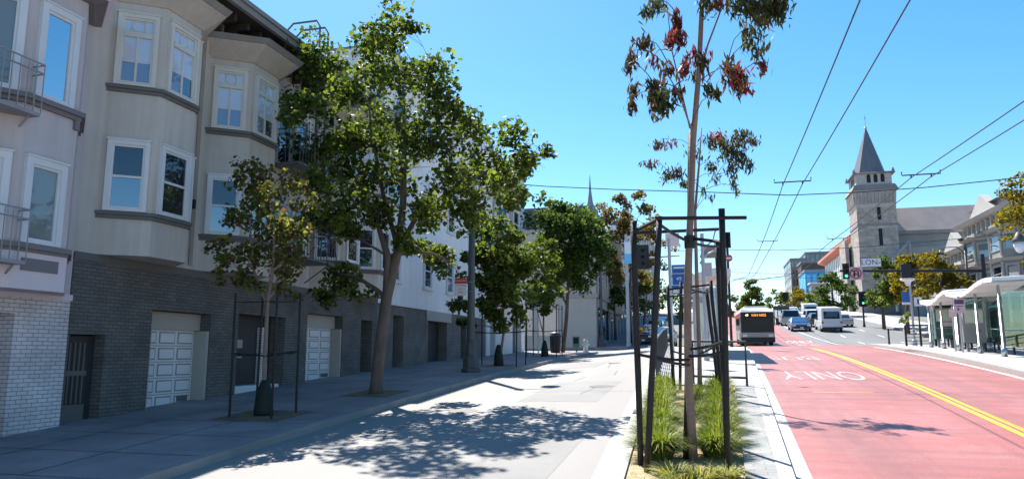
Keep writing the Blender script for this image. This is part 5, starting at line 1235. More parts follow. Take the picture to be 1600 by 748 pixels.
putcar('silver station wagon behind the dark blue sedan', 1237, 509, 1, 'paint_silver', kind='suv', W=2.3, H=1.95, L_=4.8)
putcar('black car half hidden between the blue sedan and the white van', 1281, 511, 1, 'paint_black', kind='suv', W=1.95, H=1.6)
putcar('white hatchback just behind the black car', 1272, 505.5, 1, 'paint_white', kind='suv', W=2.0, H=1.75)
putcar('small white delivery truck farther up the queue of cars', 1268, 500.5, 1, 'paint_white', kind='van', W=2.0, H=2.3, L_=5.4, cat='truck')
putcar('silver sedan parked by the right kerb past the white van', 1320, 511, 1, 'paint_silver', W=2.0)
putcar('white car topping the crest beyond the silver wagon', 1240, 499, -1, 'paint_white', kind='suv', W=2.1, H=1.7)
p = spot(1036, 541)
car('pale teal car waiting in the left roadway behind the median railing', p.x, p.y + 2, -1, 'paint_teal', kind='suv', W=1.85, H=1.6)
for x_, y_, pm, kd, lb in ((-6.3, 72.5, 'paint_black', 'suv', 'black car parked at the left kerb just past the side street'), (-6.3, 79.5, 'paint_white', 'sedan', 'white sedan parked second along the far left kerb'), (-6.3, 86.5, 'paint_blue', 'suv', 'dark blue car parked third along the far left kerb'), (-6.3, 94, 'paint_silver', 'suv', 'silver car parked fourth along the far left kerb')):
    car(lb, x_, y_, -1, pm, kind=kd, H=1.6 if kd == 'suv' else 1.45, group='cars parked up the far left kerb')
for u, lb in ((1222, 'first'), ):
    p = spot(u, 508); t = thing('traffic_barrier', 'dark slatted traffic barrier at the edge of the red lane beyond the bus', 'barrier', p)
    mb = MB()
    for i in range(5): mb.box(p.x - .9 + i * .42, p.x - .8 + i * .42, p.y, p.y + .1, p.z, p.z + 1.9)
    obj('posts', mb, 'lamp_metal', t); mb = MB(); mb.box(p.x - .95, p.x + .95, p.y - .02, p.y + .12, p.z + 1.905, p.z + 2.4); obj('board', mb, 'lamp_metal', t)

# the bus
bp = spot(1185, 540); bx, by = bp.x, bp.y; W = 2.36; LB = 12.2; HB = 2.78
t = thing('city_bus', 'silver and red city bus with amber destination sign coming down the red lane', 'bus', (bx, by, bp.z))
slp = (g(bx, by + 10) - g(bx, by)) / 10
def B(px, py, pz): return (bx + px, by + py, bp.z + pz + py * slp)
def bbox(x0, x1, y0, y1, z0, z1): return MB().hexa([B(x0, y0, z0), B(x1, y0, z0), B(x1, y1, z0), B(x0, y1, z0), B(x0, y0, z1), B(x1, y0, z1), B(x1, y1, z1), B(x0, y1, z1)])
h = W / 2
body = obj('body', bbox(-h, h, .0, LB, .35, HB - .3), 'bus_grey', t, False, .06)
mb = MB(); rr = [(-h + .02, HB - .3), (-h + .1, HB - .1), (-h + .35, HB), (h - .35, HB), (h - .1, HB - .1), (h - .02, HB - .3)]
v = [B(a, .0 if b < HB - .2 else (.18 if b < HB - .05 else .75), b) for a, b in rr] + [B(a, LB, b) for a, b in rr]; n = len(rr)
mb.add(v, [tuple(range(n)), tuple(range(n, 2 * n))[::-1]] + [(i, n + i, n + i + 1, i + 1) for i in range(n - 1)]); obj('roof', mb, 'bus_white', t)
obj('roof_unit', bbox(-h + .35, h - .35, 1.2, 4.4, HB, HB + .16), 'bus_white', t); obj('roof_unit', bbox(-h + .4, h - .4, 6.5, 10.5, HB, HB + .22), 'bus_white', t)
obj('front_mask', bbox(-h + .03, h - .03, -.03, -.001, .98, HB - .32), 'black', t)
obj('windscreen', bbox(-h + .12, h - .12, -.05, -.031, 1.08, 2.05), 'bus_glass', t)
obj('destination_sign', bbox(-h + .3, h - .35, -.055, -.035, 2.1, 2.37), 'void', t)
text('lettering', 'VAN NESS', .23, B(.12, -.062, 2.235), (1, 0, 0), (0, 0, 1), 'led', t); text('lettering', '49', .23, B(-.72, -.062, 2.235), (1, 0, 0), (0, 0, 1), 'led_w', t)
obj('bumper', bbox(-h - .01, h + .01, -.14, .02, .25, .62), 'black', t)
obj('front_panel', bbox(-h + .05, h - .05, -.04, -.002, .63, .97), 'bus_grey', t)
for s in (-1, 1):
    obj('headlight', bbox(s * (h - .28) - .16, s * (h - .28) + .16, -.07, -.041, .66, .84), 'light_lens', t)
    a = MB().tube([B(s * (h - .05), -.02, 2.1), B(s * (h + .22), -.2, 1.95)], .03, 6); mo = obj('mirror_arm', a, 'black', t); obj('mirror', bbox(s * (h + .2) - .1, s * (h + .2) + .1, -.28, -.18, 1.5, 1.98), 'black', mo)
    for i in range(7):
        y0 = .7 + i * 1.6; obj('side_window', bbox(s * h - .012, s * h + .012, y0, y0 + 1.35, 1.15, 2.05), 'bus_glass', t)
    obj('red_band', bbox(s * h - .008, s * h + .008, .3, LB, 2.08, 2.42), 'bus_red', t)
    for y0 in (2.4, 9.2):
        c = B(s * (h - .12), y0, .48); wo = obj('wheel', MB().wheel(c, .48, .28), 'tyre', t); c = B(s * (h + .025), y0, .48); obj('rim', MB().wheel(c, .27, .03, 12), 'steel', wo)
obj('door', bbox(-h - .014, -h + .01, .35, 1.5, .5, 2.0), 'bus_glass', t)
mb = MB()
mb.tube([B(-.02, -.058, 1.1), B(-.45, -.06, 1.5)], .012, 5); mb.tube([B(.3, -.058, 1.1), B(.75, -.06, 1.45)], .012, 5)
obj('wiper', mb, 'black', t)
# ------------------------------------------------------------------ trees
def leaves(P, size, droop=0.0, aspect=.75, jit=.35, fold=.35, face_up=.5):
    """P: (n,3) positions -> folded kite leaves, two triangles each"""
    n = len(P); d = rng.normal(size=(n, 3)); d[:, 2] -= droop * 3; d /= np.linalg.norm(d, axis=1)[:, None]
    nr = rng.normal(size=(n, 3)); nr[:, 2] += face_up * 2; s = np.cross(d, nr); s /= np.linalg.norm(s, axis=1)[:, None] + 1e-9; nn = np.cross(s, d)
    L_ = size * (1 + jit * rng.uniform(-1, 1, n))[:, None]; w = L_ * aspect * .5
    b = P - d * L_ * .5; tp = P + d * L_ * .5; l = P + s * w + nn * w * fold - d * L_ * .08; r = P - s * w + nn * w * fold - d * L_ * .08
    V = np.stack([b, l, tp, r], 1).reshape(-1, 3); k = np.arange(n)[:, None] * 4
    Fc = np.concatenate([np.concatenate([k, k + 1, k + 2], 1), np.concatenate([k, k + 2, k + 3], 1)], 0)
    return V, Fc
def broad(P, size, jit=.55, droop=.25, up=.5):
    """five sided lobed leaf: six points, folded along the midrib"""
    n = len(P); d = rng.normal(size=(n, 3)); d[:, 2] -= droop; d /= np.linalg.norm(d, axis=1)[:, None]
    nr = rng.normal(size=(n, 3)); nr[:, 2] += up * 2; s = np.cross(d, nr); s /= np.linalg.norm(s, axis=1)[:, None] + 1e-9; nn = np.cross(s, d)
    L_ = size * (1 + jit * rng.uniform(-1, 1, n))[:, None]
    def pt(a, b, c): return P + d * L_ * a + s * L_ * b + nn * L_ * c
    V = np.stack([pt(-.5, 0, 0), pt(-.15, .46, .14), pt(.18, .30, .06), pt(.5, 0, -.05), pt(.18, -.30, .06), pt(-.15, -.46, .14)], 1).reshape(-1, 3)
    k = np.arange(n)[:, None] * 6
    Fc = np.concatenate([np.concatenate([k, k + 1, k + 2, k + 3], 1), np.concatenate([k, k + 3, k + 4, k + 5], 1)], 0)
    return V, Fc
def clump_points(c, r, n, shell=.55, flat=.8):
    d = rng.normal(size=(n, 3)); d /= np.linalg.norm(d, axis=1)[:, None]
    rad = np.where(rng.uniform(size=n) < shell, rng.normal(.85, .16, n), rng.uniform(0, 1, n) ** .5)
    return np.array(c) + d * rad[:, None] * np.array([r, r, r * flat])
def limb(mb, a, b, r0, r1, bend=.12, n=5):
    a, b = Vector(a), Vector(b); Ld = (b - a).length; off = Vector((random.uniform(-1, 1), random.uniform(-1, 1), random.uniform(-.2, .8))) * Ld * bend
    pts = [a.lerp(b, i / n) + off * math.sin(math.pi * i / n) + Vector((random.uniform(-1, 1), random.uniform(-1, 1), 0)) * Ld * .015 * (0 < i < n) for i in range(n + 1)]
    mb.tube(pts, [r0 + (r1 - r0) * i / n for i in range(n + 1)], 6); return pts
def tree(name, label, cat, trunk, clumps, bark, leafm, lsize, dens, group=None, twigs=3, kind='broad', up=.5, split=2, fork=None, sub=3, lim=.35):
    """trunk: [(point, r)], clumps: [(centre, radius)] ; crown = one leaf mesh"""
    base = trunk[0][0]; t = thing(name, label, cat, base, group)
    mb = MB(); tp = [Vector(p) for p, r in trunk]; tr_ = [r for p, r in trunk]; mb.tube(tp, tr_, 10)
    if fork:
        for fk in fork: mb.tube([p for p, r in fk], [r for p, r in fk], 8); tp = tp + [Vector(p) for p, r in fk[1:]]; tr_ = tr_ + [r for p, r in fk[1:]]
    AP = []
    nodes = [(p, r) for p, r in zip(tp, tr_)][1:]
    order = sorted(clumps, key=lambda c: (Vector(c[0]) - tp[len(trunk) // 2]).length)
    for c, r in order:
        c = Vector(c); cand = [(p, rr) for p, rr in nodes if p.z < c.z + r * .6 and rr > .006] or nodes
        p, rr = min(cand, key=lambda q: (q[0] - c).length + max(0, q[0].z - c.z) * 1.5)
        r0 = min(rr * .62, .02 + (c - p).length * .022); pts = limb(mb, p, c, r0, r0 * .4)
        nodes += [(q, r0 * .7) for q in pts[2:5]] + [(c, r0 * .45)]
        for _ in range(twigs):
            d = Vector(rng.normal(size=3)).normalized() * r * random.uniform(.7, 1.05); d.z *= .8; limb(mb, pts[random.randint(3, 5)], c + d, r0 * .4, .004, .1, 3)
        # every clump = a few smaller sprays, so light and gaps show through
        n = max(6, int(dens * r * r * 4))
        for _ in range(sub):
            off = rng.normal(size=3) * r * .42; off[2] *= .8; AP.append(clump_points(np.array(c) + off, r * random.uniform(.45, .75), n // sub + 1))
    obj('trunk', mb, bark, t, True)
    A = np.concatenate(AP)
    V, Fc = broad(A, lsize, up=up) if kind == 'broad' else leaves(A, lsize, .1)
    npobj('crown', V, Fc, leafm, t)
    return t
def pxclumps(lst, Y, spread, seed):
    rd = random.Random(seed); out = []
    for (u, v, r) in lst:
        YY = Y + rd.uniform(-1, 1) * spread; p = PY(u, v, YY); D = p.dot(FWD); out.append((p, r / F * D * 1.12))
    return out
def pp_(u, v, Y): return PY(u, v, Y)
# large plane tree
def gz3(v2, dz=.1): return Vector((v2.x, v2.y, g(v2.x, v2.y) + dz))
Y = T2.y
cl = pxclumps([(625, 60, 42), (592, 92, 38), (688, 112, 32), (520, 95, 42), (505, 140, 42), (470, 182, 36), (560, 150, 42), (640, 128, 46), (702, 172, 34), (660, 190, 50), (605, 205, 46), (545, 205, 42), (490, 240, 38), (560, 270, 42), (625, 265, 46), (690, 255, 50), (738, 215, 30), (742, 275, 42), (790, 222, 36), (832, 250, 30), (792, 282, 36), (815, 305, 28), (745, 315, 40), (675, 318, 40), (595, 325, 40), (535, 318, 45), (500, 355, 36), (548, 370, 32), (528, 430, 34), (552, 452, 24), (505, 462, 22), (683, 398, 30), (640, 380, 26), (702, 408, 24), (722, 345, 34), (452, 205, 26), (850, 238, 14), (640, 42, 18), (515, 285, 30), (655, 345, 26), (470, 260, 22)], Y, 1.9, 3)
B2 = gz3(T2)
fk = [(pp_(604, 465, Y), .12), (pp_(606, 400, Y - .1), .10), (pp_(590, 350, Y - .3), .07), (pp_(560, 300, Y - .5), .05)]
tr_ = [(B2 - Vector((0, 0, .15)), .21), (B2 + Vector((0, 0, .25)), .17), (pp_(594, 540, Y), .15), (pp_(604, 465, Y), .145), (pp_(622, 390, Y), .12), (pp_(630, 320, Y + .1), .09), (pp_(632, 220, Y + .1), .06), (pp_(630, 130, Y), .03)]
fk2 = [(pp_(622, 390, Y), .08), (pp_(650, 340, Y + .4), .07), (pp_(700, 300, Y + .8), .05), (pp_(760, 270, Y + .9), .03)]
fk3 = [(pp_(622, 390, Y), .07), (pp_(598, 300, Y + .6), .06), (pp_(580, 200, Y + .6), .04), (pp_(575, 150, Y + .4), .02)]
tree('plane_tree', 'large broad leaved plane tree with the widest crown on the left pavement', 'tree', tr_, cl, 'bark_grey', 'leaf_plane', .12, 235, None, 5, fork=[fk, fk2, fk3], sub=5)
mb = MB()
# small yellowing sapling in front
Y = T1.y; B1 = gz3(T1)
cl = pxclumps([(398, 262, 15), (388, 290, 18), (412, 285, 20), (440, 296, 18), (468, 318, 17), (398, 328, 24), (432, 340, 26), (380, 345, 18), (420, 378, 24), (455, 395, 20), (400, 395, 22), (362, 390, 20), (345, 398, 15), (450, 428, 15), (432, 438, 18), (378, 425, 16), (470, 362, 18), (350, 432, 12), (395, 445, 14), (458, 460, 9), (470, 345, 14), (425, 415, 16), (405, 270, 14), (425, 300, 18), (410, 350, 20), (440, 370, 18)], Y, .7, 5)
tr_ = [(B1 - Vector((0, 0, .1)), .055), (pp_(414, 560, Y), .048), (pp_(418, 470, Y), .042), (pp_(428, 410, Y), .035), (pp_(428, 330, Y), .022), (pp_(412, 275, Y), .01)]
fk = [(pp_(418, 480, Y), .03), (pp_(396, 420, Y - .1), .024), (pp_(390, 340, Y - .1), .016)]
tree('street_tree', 'small yellowing sapling with reddish leaves between tall thin black stakes', 'tree', tr_, [(p, r * 1.35) for p, r in cl], 'bark_pale', 'leaf_young', .09, 230, None, 6, fork=[fk], sub=3)
# three further street trees
Y = T3.y; B3 = gz3(T3)
cl = pxclumps([(770, 368, 22), (798, 362, 22), (802, 398, 26), (772, 412, 26), (800, 440, 26), (770, 450, 24), (748, 438, 18), (822, 422, 20), (790, 485, 22), (812, 492, 14), (742, 402, 18), (728, 432, 14), (830, 452, 14), (760, 345, 12), (765, 485, 16), (728, 480, 16), (733, 508, 10)], Y, 1.3, 7)
tr_ = [(B3 - Vector((0, 0, .1)), .06), (pp_(787, 520, Y), .05), (pp_(785, 450, Y), .04), (pp_(788, 390, Y), .02)]
tree('street_tree', 'staked street tree with dense dark green crown right behind the lamp post', 'tree', tr_, [(p, r * 1.32) for p, r in cl], 'bark_pale', 'leaf_plane', .15, 190, None, 2)
Y = T4.y; B4 = gz3(T4)
cl = pxclumps([(845, 398, 17), (862, 415, 17), (842, 432, 16), (852, 458, 17), (862, 382, 12), (835, 470, 12), (868, 448, 12), (848, 485, 12), (830, 410, 10)], Y, 1.0, 8)
tr_ = [(B4 - Vector((0, 0, .1)), .06), (pp_(849, 520, Y), .05), (pp_(850, 450, Y), .04), (pp_(850, 400, Y), .02)]
tree('street_tree', 'narrow yellow green staked street tree third along the left pavement', 'tree', tr_, [(p, r * 1.32) for p, r in cl], 'bark_pale', 'leaf_lime', .15, 140, None, 2)
Y = T5.y; B5 = gz3(T5)
cl = pxclumps([(874, 322, 22), (900, 332, 26), (858, 342, 20), (926, 352, 22), (880, 368, 30), (916, 385, 28), (890, 408, 30), (932, 408, 16), (862, 398, 22), (902, 438, 18), (868, 440, 16), (925, 430, 12), (945, 385, 10), (850, 372, 14), (905, 355, 20)], Y, 1.8, 9)
tr_ = [(B5 - Vector((0, 0, .1)), .14), (pp_(885, 500, Y), .12), (pp_(887, 460, Y), .11), (pp_(890, 400, Y), .07), (pp_(890, 350, Y), .04)]
fk = [(pp_(887, 480, Y), .07), (pp_(868, 440, Y), .05), (pp_(860, 390, Y), .03)]
tree('street_tree', 'rounded deep green street tree on the left corner beside the litter bin', 'tree', tr_, [(p, r * 1.32) for p, r in cl], 'bark_grey', 'leaf_deep', .17, 150, None, 2, fork=[fk])
# beyond the side street, left
def simple_tree(label, u, vb, Y, lst, bark, lm, ls, dens, spread, rt=.14, kind='broad', name='street_tree', twigs=2, k=1.0):
    b = PY(u, vb, Y); base = Vector((b.x, Y, g(b.x, Y) + .1)); cl = [(p, r * k) for p, r in pxclumps(lst, Y, spread, int(u))]; top = max(cl, key=lambda c: c[0].z)[0]
    mid = base.lerp(Vector((top.x * .5 + base.x * .5, Y, top.z)), .55)
    return tree(name, label, 'tree', [(base - Vector((0, 0, .2)), rt), (base + Vector((0, 0, (mid.z - base.z) * .5)), rt * .8), (mid, rt * .65), (base.lerp(Vector((top.x, Y, top.z)), .85), rt * .25)], cl, bark, lm, ls, dens, None, twigs, kind)
simple_tree('sparse yellow brown street tree past the side street on the left', 985, 545, 72, [(960, 310, 14), (995, 305, 13), (956, 335, 18), (985, 335, 15), (1012, 352, 14), (965, 368, 20), (1000, 380, 17), (950, 398, 16), (985, 418, 17), (1012, 408, 14), (1032, 382, 12), (940, 372, 12), (1025, 345, 9), (970, 440, 14), (975, 320, 12), (1005, 330, 14), (975, 350, 16), (1000, 362, 16), (940, 345, 12), (1020, 365, 13), (985, 400, 16), (960, 415, 14), (1000, 425, 15), (1030, 410, 13), (945, 425, 12)], 'bark_grey', 'leaf_autumn', .22, 70, 2.5, .2, twigs=8)
simple_tree('low bright green street tree left of the median railing in the distance', 1008, 545, 84, [(990, 452, 20), (1015, 445, 22), (1038, 452, 16), (1000, 470, 18), (1028, 474, 16), (975, 462, 14), (1050, 466, 10)], 'bark_grey', 'leaf_lime', .24, 60, 2.5, .18)
simple_tree('dark green street tree tucked before the cream row house on the left', 962, 545, 76, [(945, 440, 18), (958, 458, 20), (940, 468, 16), (968, 474, 14), (955, 425, 12)], 'bark_grey', 'leaf_deep', .22, 70, 2.0, .16)
simple_tree('street tree far up the left side seen beside the platform shelter', 1068, 530, 115, [(1075, 440, 18), (1062, 455, 16), (1088, 452, 14), (1072, 475, 16), (1090, 478, 12)], 'bark_grey', 'leaf_plane', .32, 26, 3, .2)
simple_tree('shadowy green tree between the stakes and the bus on the far median side', 1140, 515, 125, [(1138, 465, 10), (1132, 482, 12), (1143, 490, 9), (1128, 450, 8)], 'bark_grey', 'leaf_deep', .35, 28, 2, .15)
simple_tree('solitary tall median tree right above the bus roof', 1175, 488, 150, [(1174, 445, 8), (1178, 455, 11), (1171, 463, 12), (1182, 468, 11), (1174, 476, 12), (1184, 480, 8), (1166, 474, 8), (1176, 438, 6)], 'bark_grey', 'leaf_lime', .33, 60, 2, .2)
simple_tree('small dark tree on the skyline left of the solitary median tree', 1152, 490, 158, [(1150, 470, 7), (1158, 474, 7), (1153, 480, 7)], 'bark_grey', 'leaf_deep', .35, 26, 1.5, .12)
simple_tree('small dark tree on the skyline right of the solitary median tree', 1200, 488, 162, [(1200, 466, 6), (1197, 474, 7), (1203, 480, 7)], 'bark_grey', 'leaf_deep', .35, 26, 1.5, .12)
# right side, far to near
simple_tree('hazy green street tree at the crest left of the far signals', 1222, 488, 152, [(1218, 462, 9), (1226, 470, 11), (1216, 474, 10), (1232, 478, 9)], 'bark_grey', 'leaf_plane', .35, 26, 3, .15)
simple_tree('brownish street tree between the two small far signals', 1243, 492, 140, [(1240, 458, 10), (1248, 466, 11), (1238, 474, 11), (1252, 478, 10)], 'bark_grey', 'leaf_gold', .33, 26, 3, .15)
simple_tree('pale green street tree behind the queue of cars', 1268, 500, 128, [(1266, 464, 11), (1274, 472, 11), (1262, 478, 10), (1280, 462, 9)], 'bark_grey', 'leaf_lime', .3, 26, 3, .15)
simple_tree('broad dark green street tree behind the white van', 1304, 505, 118, [(1292, 440, 14), (1308, 450, 15), (1286, 458, 14), (1318, 462, 14), (1300, 470, 16), (1282, 474, 12), (1322, 478, 12), (1310, 436, 10), (1296, 428, 8)], 'bark_grey', 'leaf_deep', .33, 34, 3, .22)
simple_tree('dark green round street tree standing before the church tower', 1383, 532, 88, [(1384, 412, 15), (1396, 422, 12), (1374, 425, 10), (1388, 444, 14), (1372, 455, 14), (1396, 462, 13), (1380, 474, 13), (1366, 470, 9)], 'bark_grey', 'leaf_plane', .27, 60, 2.0, .2, k=1.25)
simple_tree('golden leaved street tree left of the blue stop panel', 1420, 530, 80, [(1425, 408, 16), (1442, 404, 15), (1412, 424, 15), (1436, 424, 15), (1408, 444, 14), (1428, 448, 14), (1400, 455, 12), (1415, 468, 12), (1450, 440, 10)], 'bark_grey', 'leaf_gold', .26, 60, 2.0, .2, k=1.25)
simple_tree('second golden street tree above the far bus shelter', 1470, 535, 74, [(1462, 412, 15), (1480, 422, 14), (1455, 432, 14), (1475, 440, 15), (1495, 436, 13), (1508, 432, 8), (1462, 452, 13), (1488, 455, 12)], 'bark_grey', 'leaf_gold', .25, 60, 2.0, .2, k=1.25)
simple_tree('low green shrubby street tree behind the far end of the platform railing', 1416, 535, 62, [(1412, 495, 7), (1417, 505, 7), (1420, 490, 6)], 'bark_grey', 'leaf_plane', .2, 34, 1.0, .08)
simple_tree('dense olive street tree entering at the right edge above the shelters', 1625, 560, 46, [(1590, 288, 20), (1572, 305, 16), (1600, 312, 24), (1578, 328, 20), (1605, 340, 24), (1566, 345, 12), (1590, 358, 20), (1618, 300, 24), (1625, 340, 30), (1595, 382, 10), (1640, 270, 30), (1600, 410, 8), (1575, 370, 9), (1650, 380, 20)], 'bark_grey', 'leaf_gold', .17, 60, 1.6, .18)

# ------------------------------------------------------------------ gum trees of the median
def gum(label, trunk, sprays, lsize, base, dens=3.0, extra=()):
    t = thing('gum_tree', label, 'tree', base, 'young gum trees of the median planter')
    mb = MB(); tp = [Vector(p) for p, r in trunk]; mb.tube(tp, [r for p, r in trunk], 12)
    for e in extra: mb.tube([Vector(p) for p, r in e], [r for p, r in e], 6)
    groups = {}; br = MB(); nodes = list(tp[3:])
    for e in extra: nodes += [Vector(p) for p, r in e]
    for (c, rx, rz, col, n, frm) in sorted(sprays, key=lambda q: abs(q[0][0] - tp[3].x)):
        c = Vector(c); top = c + Vector((0, 0, rz * .7))
        p = min(nodes, key=lambda q: (q - top).length + max(0, q.z - top.z + .1) * 2.5)
        d = (top - p).length; mid = p.lerp(top, .55) + Vector((random.uniform(-.05, .05), random.uniform(-.05, .05), .10 * d + .03))
        pts = [p, p.lerp(mid, .5) + Vector((0, 0, .02)), mid, mid.lerp(top, .6) + Vector((0, 0, .02)), top]
        br.tube(pts, [.009, .007, .006, .005, .004], 5); nodes += pts[2:]
        for k in range(3):
            e = c + Vector((random.uniform(-1, 1) * rx * .7, random.uniform(-1, 1) * rx * .7, random.uniform(-.6, .3) * rz)); br.tube([top, top.lerp(e, .5) + Vector((0, 0, .03)), e], [.004, .003, .002], 4)
        q = rng.normal(size=(int(n * dens), 3)) * np.array([rx * .5, rx * .5, rz * .5]); groups.setdefault(col, []).append(np.array(c) + q)
    obj('branches', br, 'twig', t, True)
    obj('trunk', mb, 'bark_pale', t, True)
    for col, P in groups.items():
        A = np.concatenate(P); V, Fc = leaves(A, lsize, .75, .27, .35, .2, 0.0); npobj('foliage', V, Fc, col, t)
    return t
Y = 10.95
def s1(u, v, ru, rv, col, n, frm=None):
    YY = Y + random.uniform(-.55, .55); p = PY(u, v, YY); k = p.dot(FWD) / F; return (p, ru * k, rv * k, col, n, frm)
OL, RD, BR = 'leaf_gum', 'leaf_gumred', 'leaf_gumbrown'
trk = [(TR1 - Vector((0, 0, .1)), .066), (PY(1079, 640, Y), .058), (PY(1075, 560, Y), .056), (PY(1074, 450, Y), .053), (PY(1079, 330, Y), .049), (PY(1083, 220, Y), .045), (PY(1092, 110, Y), .040), (PY(1097, 0, Y), .035), (PY(1100, -140, Y), .03), (PY(1098, -300, Y), .015)]
sp = [s1(1218, 8, 20, 26, OL, 75), s1(1195, 20, 22, 26, OL, 75), s1(1175, 12, 20, 30, OL, 45), s1(1150, 5, 18, 28, OL, 40), s1(1186, 75, 16, 30, OL, 30), s1(1165, 60, 10, 22, OL, 14), s1(1192, 108, 6, 14, RD, 8), s1(1150, 118, 18, 18, RD, 34), s1(1163, 138, 12, 14, RD, 22), s1(1138, 108, 10, 18, BR, 18), s1(1150, 132, 14, 16, OL, 22),
      s1(1058, 38, 9, 22, RD, 30), s1(1062, 62, 10, 14, RD, 20), s1(1046, 68, 9, 12, RD, 12), s1(1006, 70, 15, 12, BR, 26), s1(988, 92, 10, 18, BR, 14), s1(982, 110, 8, 10, BR, 8), s1(1020, 98, 8, 10, RD, 8), s1(1086, 92, 16, 12, RD, 28), s1(1070, 108, 9, 14, RD, 14), s1(1098, 100, 10, 14, BR, 14),
      s1(1022, 142, 14, 18, BR, 42), s1(1038, 160, 14, 22, OL, 44), s1(1028, 165, 12, 18, BR, 30), s1(990, 142, 9, 14, BR, 14), s1(986, 168, 7, 16, BR, 12), s1(1060, 150, 10, 16, BR, 14), s1(1108, 142, 8, 12, OL, 12), s1(1120, 150, 5, 9, OL, 8), s1(1028, 10, 14, 16, OL, 22), s1(1010, 22, 8, 12, OL, 12), s1(1105, 12, 16, 14, OL, 24), s1(1120, 8, 12, 12, RD, 10), s1(1040, 110, 18, 12, BR, 18), s1(1088, 118, 8, 10, OL, 12),
      s1(1130, -40, 40, 30, OL, 90), s1(1050, -60, 40, 30, OL, 80), s1(1180, -50, 30, 30, OL, 80), s1(1100, -120, 50, 40, OL, 120)]
gum('nearest slender gum tree with red and bronze leaves in the median planter', trk, sp, .155, TR1,
    extra=([(PY(1090, 130, Y), .02), (PY(1106, 70, Y), .016), (PY(1125, 20, Y), .012), (PY(1130, -30, Y), .008)], [(PY(1083, 210, Y), .016), (PY(1062, 150, Y - .2), .012), (PY(1040, 110, Y - .3), .007)], [(PY(1078, 200, Y), .014), (PY(1050, 80, Y + .2), .01), (PY(1040, -10, Y + .2), .006)]))
tag(obj('tree_tie', tie_sleeve, 'black'), 'black rubber tie collar round the nearest gum trunk', 'tree tie')
Y = Y2
trk = [(TR2 - Vector((0, 0, .1)), .062), (PY(1093, 560, Y), .05), (PY(1089, 450, Y), .05), (PY(1086, 330, Y), .035), (PY(1092, 260, Y), .025), (PY(1096, 200, Y), .012)]
sp = [s1(1110, 222, 12, 10, OL, 34), s1(1128, 226, 14, 12, OL, 44), s1(1150, 222, 14, 16, BR, 48), s1(1165, 215, 12, 14, OL, 34), s1(1140, 240, 16, 14, OL, 60), s1(1158, 248, 12, 16, OL, 44), s1(1170, 258, 8, 12, OL, 18), s1(1142, 262, 10, 14, BR, 26), s1(1146, 285, 6, 14, OL, 16), s1(1152, 300, 5, 8, OL, 8), s1(1110, 262, 10, 10, OL, 18), s1(1120, 280, 8, 10, OL, 12), s1(1122, 212, 10, 8, RD, 14),
      s1(1030, 228, 14, 7, BR, 24), s1(1048, 224, 10, 7, RD, 10), s1(1015, 258, 14, 6, BR, 20), s1(1045, 275, 14, 10, OL, 34), s1(1060, 270, 10, 12, BR, 24), s1(1068, 288, 8, 8, OL, 14), s1(1100, 300, 6, 8, 'leaf_lime', 8), s1(1085, 240, 12, 12, OL, 22), s1(1178, 222, 8, 6, BR, 10), s1(1112, 310, 5, 8, OL, 6)]
gum('second gum tree with a low spreading olive crown behind the nearest one', trk, sp, .15, TR2)

# ------------------------------------------------------------------ grasses
def tuft(x, y, n, h, m, spread=.5, base=.14):
    z = g(x, y) + .09; a = rng.uniform(0, 2 * math.pi, n); rb = np.sqrt(rng.uniform(0, 1, n)) * base; hh = h * rng.uniform(.6, 1.1, n); out = spread * np.sqrt(rng.uniform(.02, 1.2, n))
    bx_, by_ = x + rb * np.cos(a), y + rb * np.sin(a); a2 = a + rng.normal(0, .35, n); dx, dy = np.cos(a2), np.sin(a2); px, py = -dy, dx; w = rng.uniform(.006, .011, n)
    rows = []
    for t_, ww in ((0, 1), (.35, .9), (.7, .65), (1, .08)):
        zz = z + hh * (t_ - .62 * (out / spread) * t_ ** 2.6); o = out * t_ ** 1.7
        for s in (-1, 1): rows.append(np.stack([bx_ + dx * o + px * w * ww * s, by_ + dy * o + py * w * ww * s, zz], 1))
    V = np.stack(rows, 1).reshape(-1, 3); k = np.arange(n)[:, None] * 8
    Fc = np.concatenate([np.concatenate([k + 2 * i, k + 2 * i + 1, k + 2 * i + 3, k + 2 * i + 2], 1) for i in range(3)], 0)
    return npobj('grass_tuft', V, Fc, m, None, (x, y, z))
spots = []
for i, y in enumerate([10.95, 11.9, 13.0, 14.2, 15.4, 16.6, 17.8, 19.2]):
    spots.append((isiL(y) + .36 + random.uniform(-.05, .05), y, .72, 'blade', 'l', i)); spots.append((padL(y) - .32 + random.uniform(-.06, .04), y + .25, .66, 'blade', 'r', i))
    if i in (3, 5, 6): spots.append((-.38 + random.uniform(-.1, .1), y + .5, .5, 'blade', 'm', i))
for x, y, h, m, sd, i in spots:
    o = tuft(x, y, 900 if y < 14 else 520, h * .84, m, .48, .17)
    side = {'l': 'left', 'r': 'right', 'm': 'middle'}[sd]
    if i == 0: tag(o, f'nearest green grass tuft in the {side} row of the median planter', 'grass tuft', 'green grass tufts in the median planter')
    else: tag(o, f'green grass tuft behind the nearest one in the {side} row of the planter', 'grass tuft', f'green grass tufts in the {side} planter row')
for x, y, h in ((-.55, 9.7, .30), (-.2, 9.55, .34), (.08, 9.8, .28), (-.4, 9.2, .3)):
    tag(tuft(x, y, 240, h, 'blade_dry', .36), 'low yellowing grass tuft at the very front of the median planter', 'grass tuft', 'yellow grass tufts at the planter front')
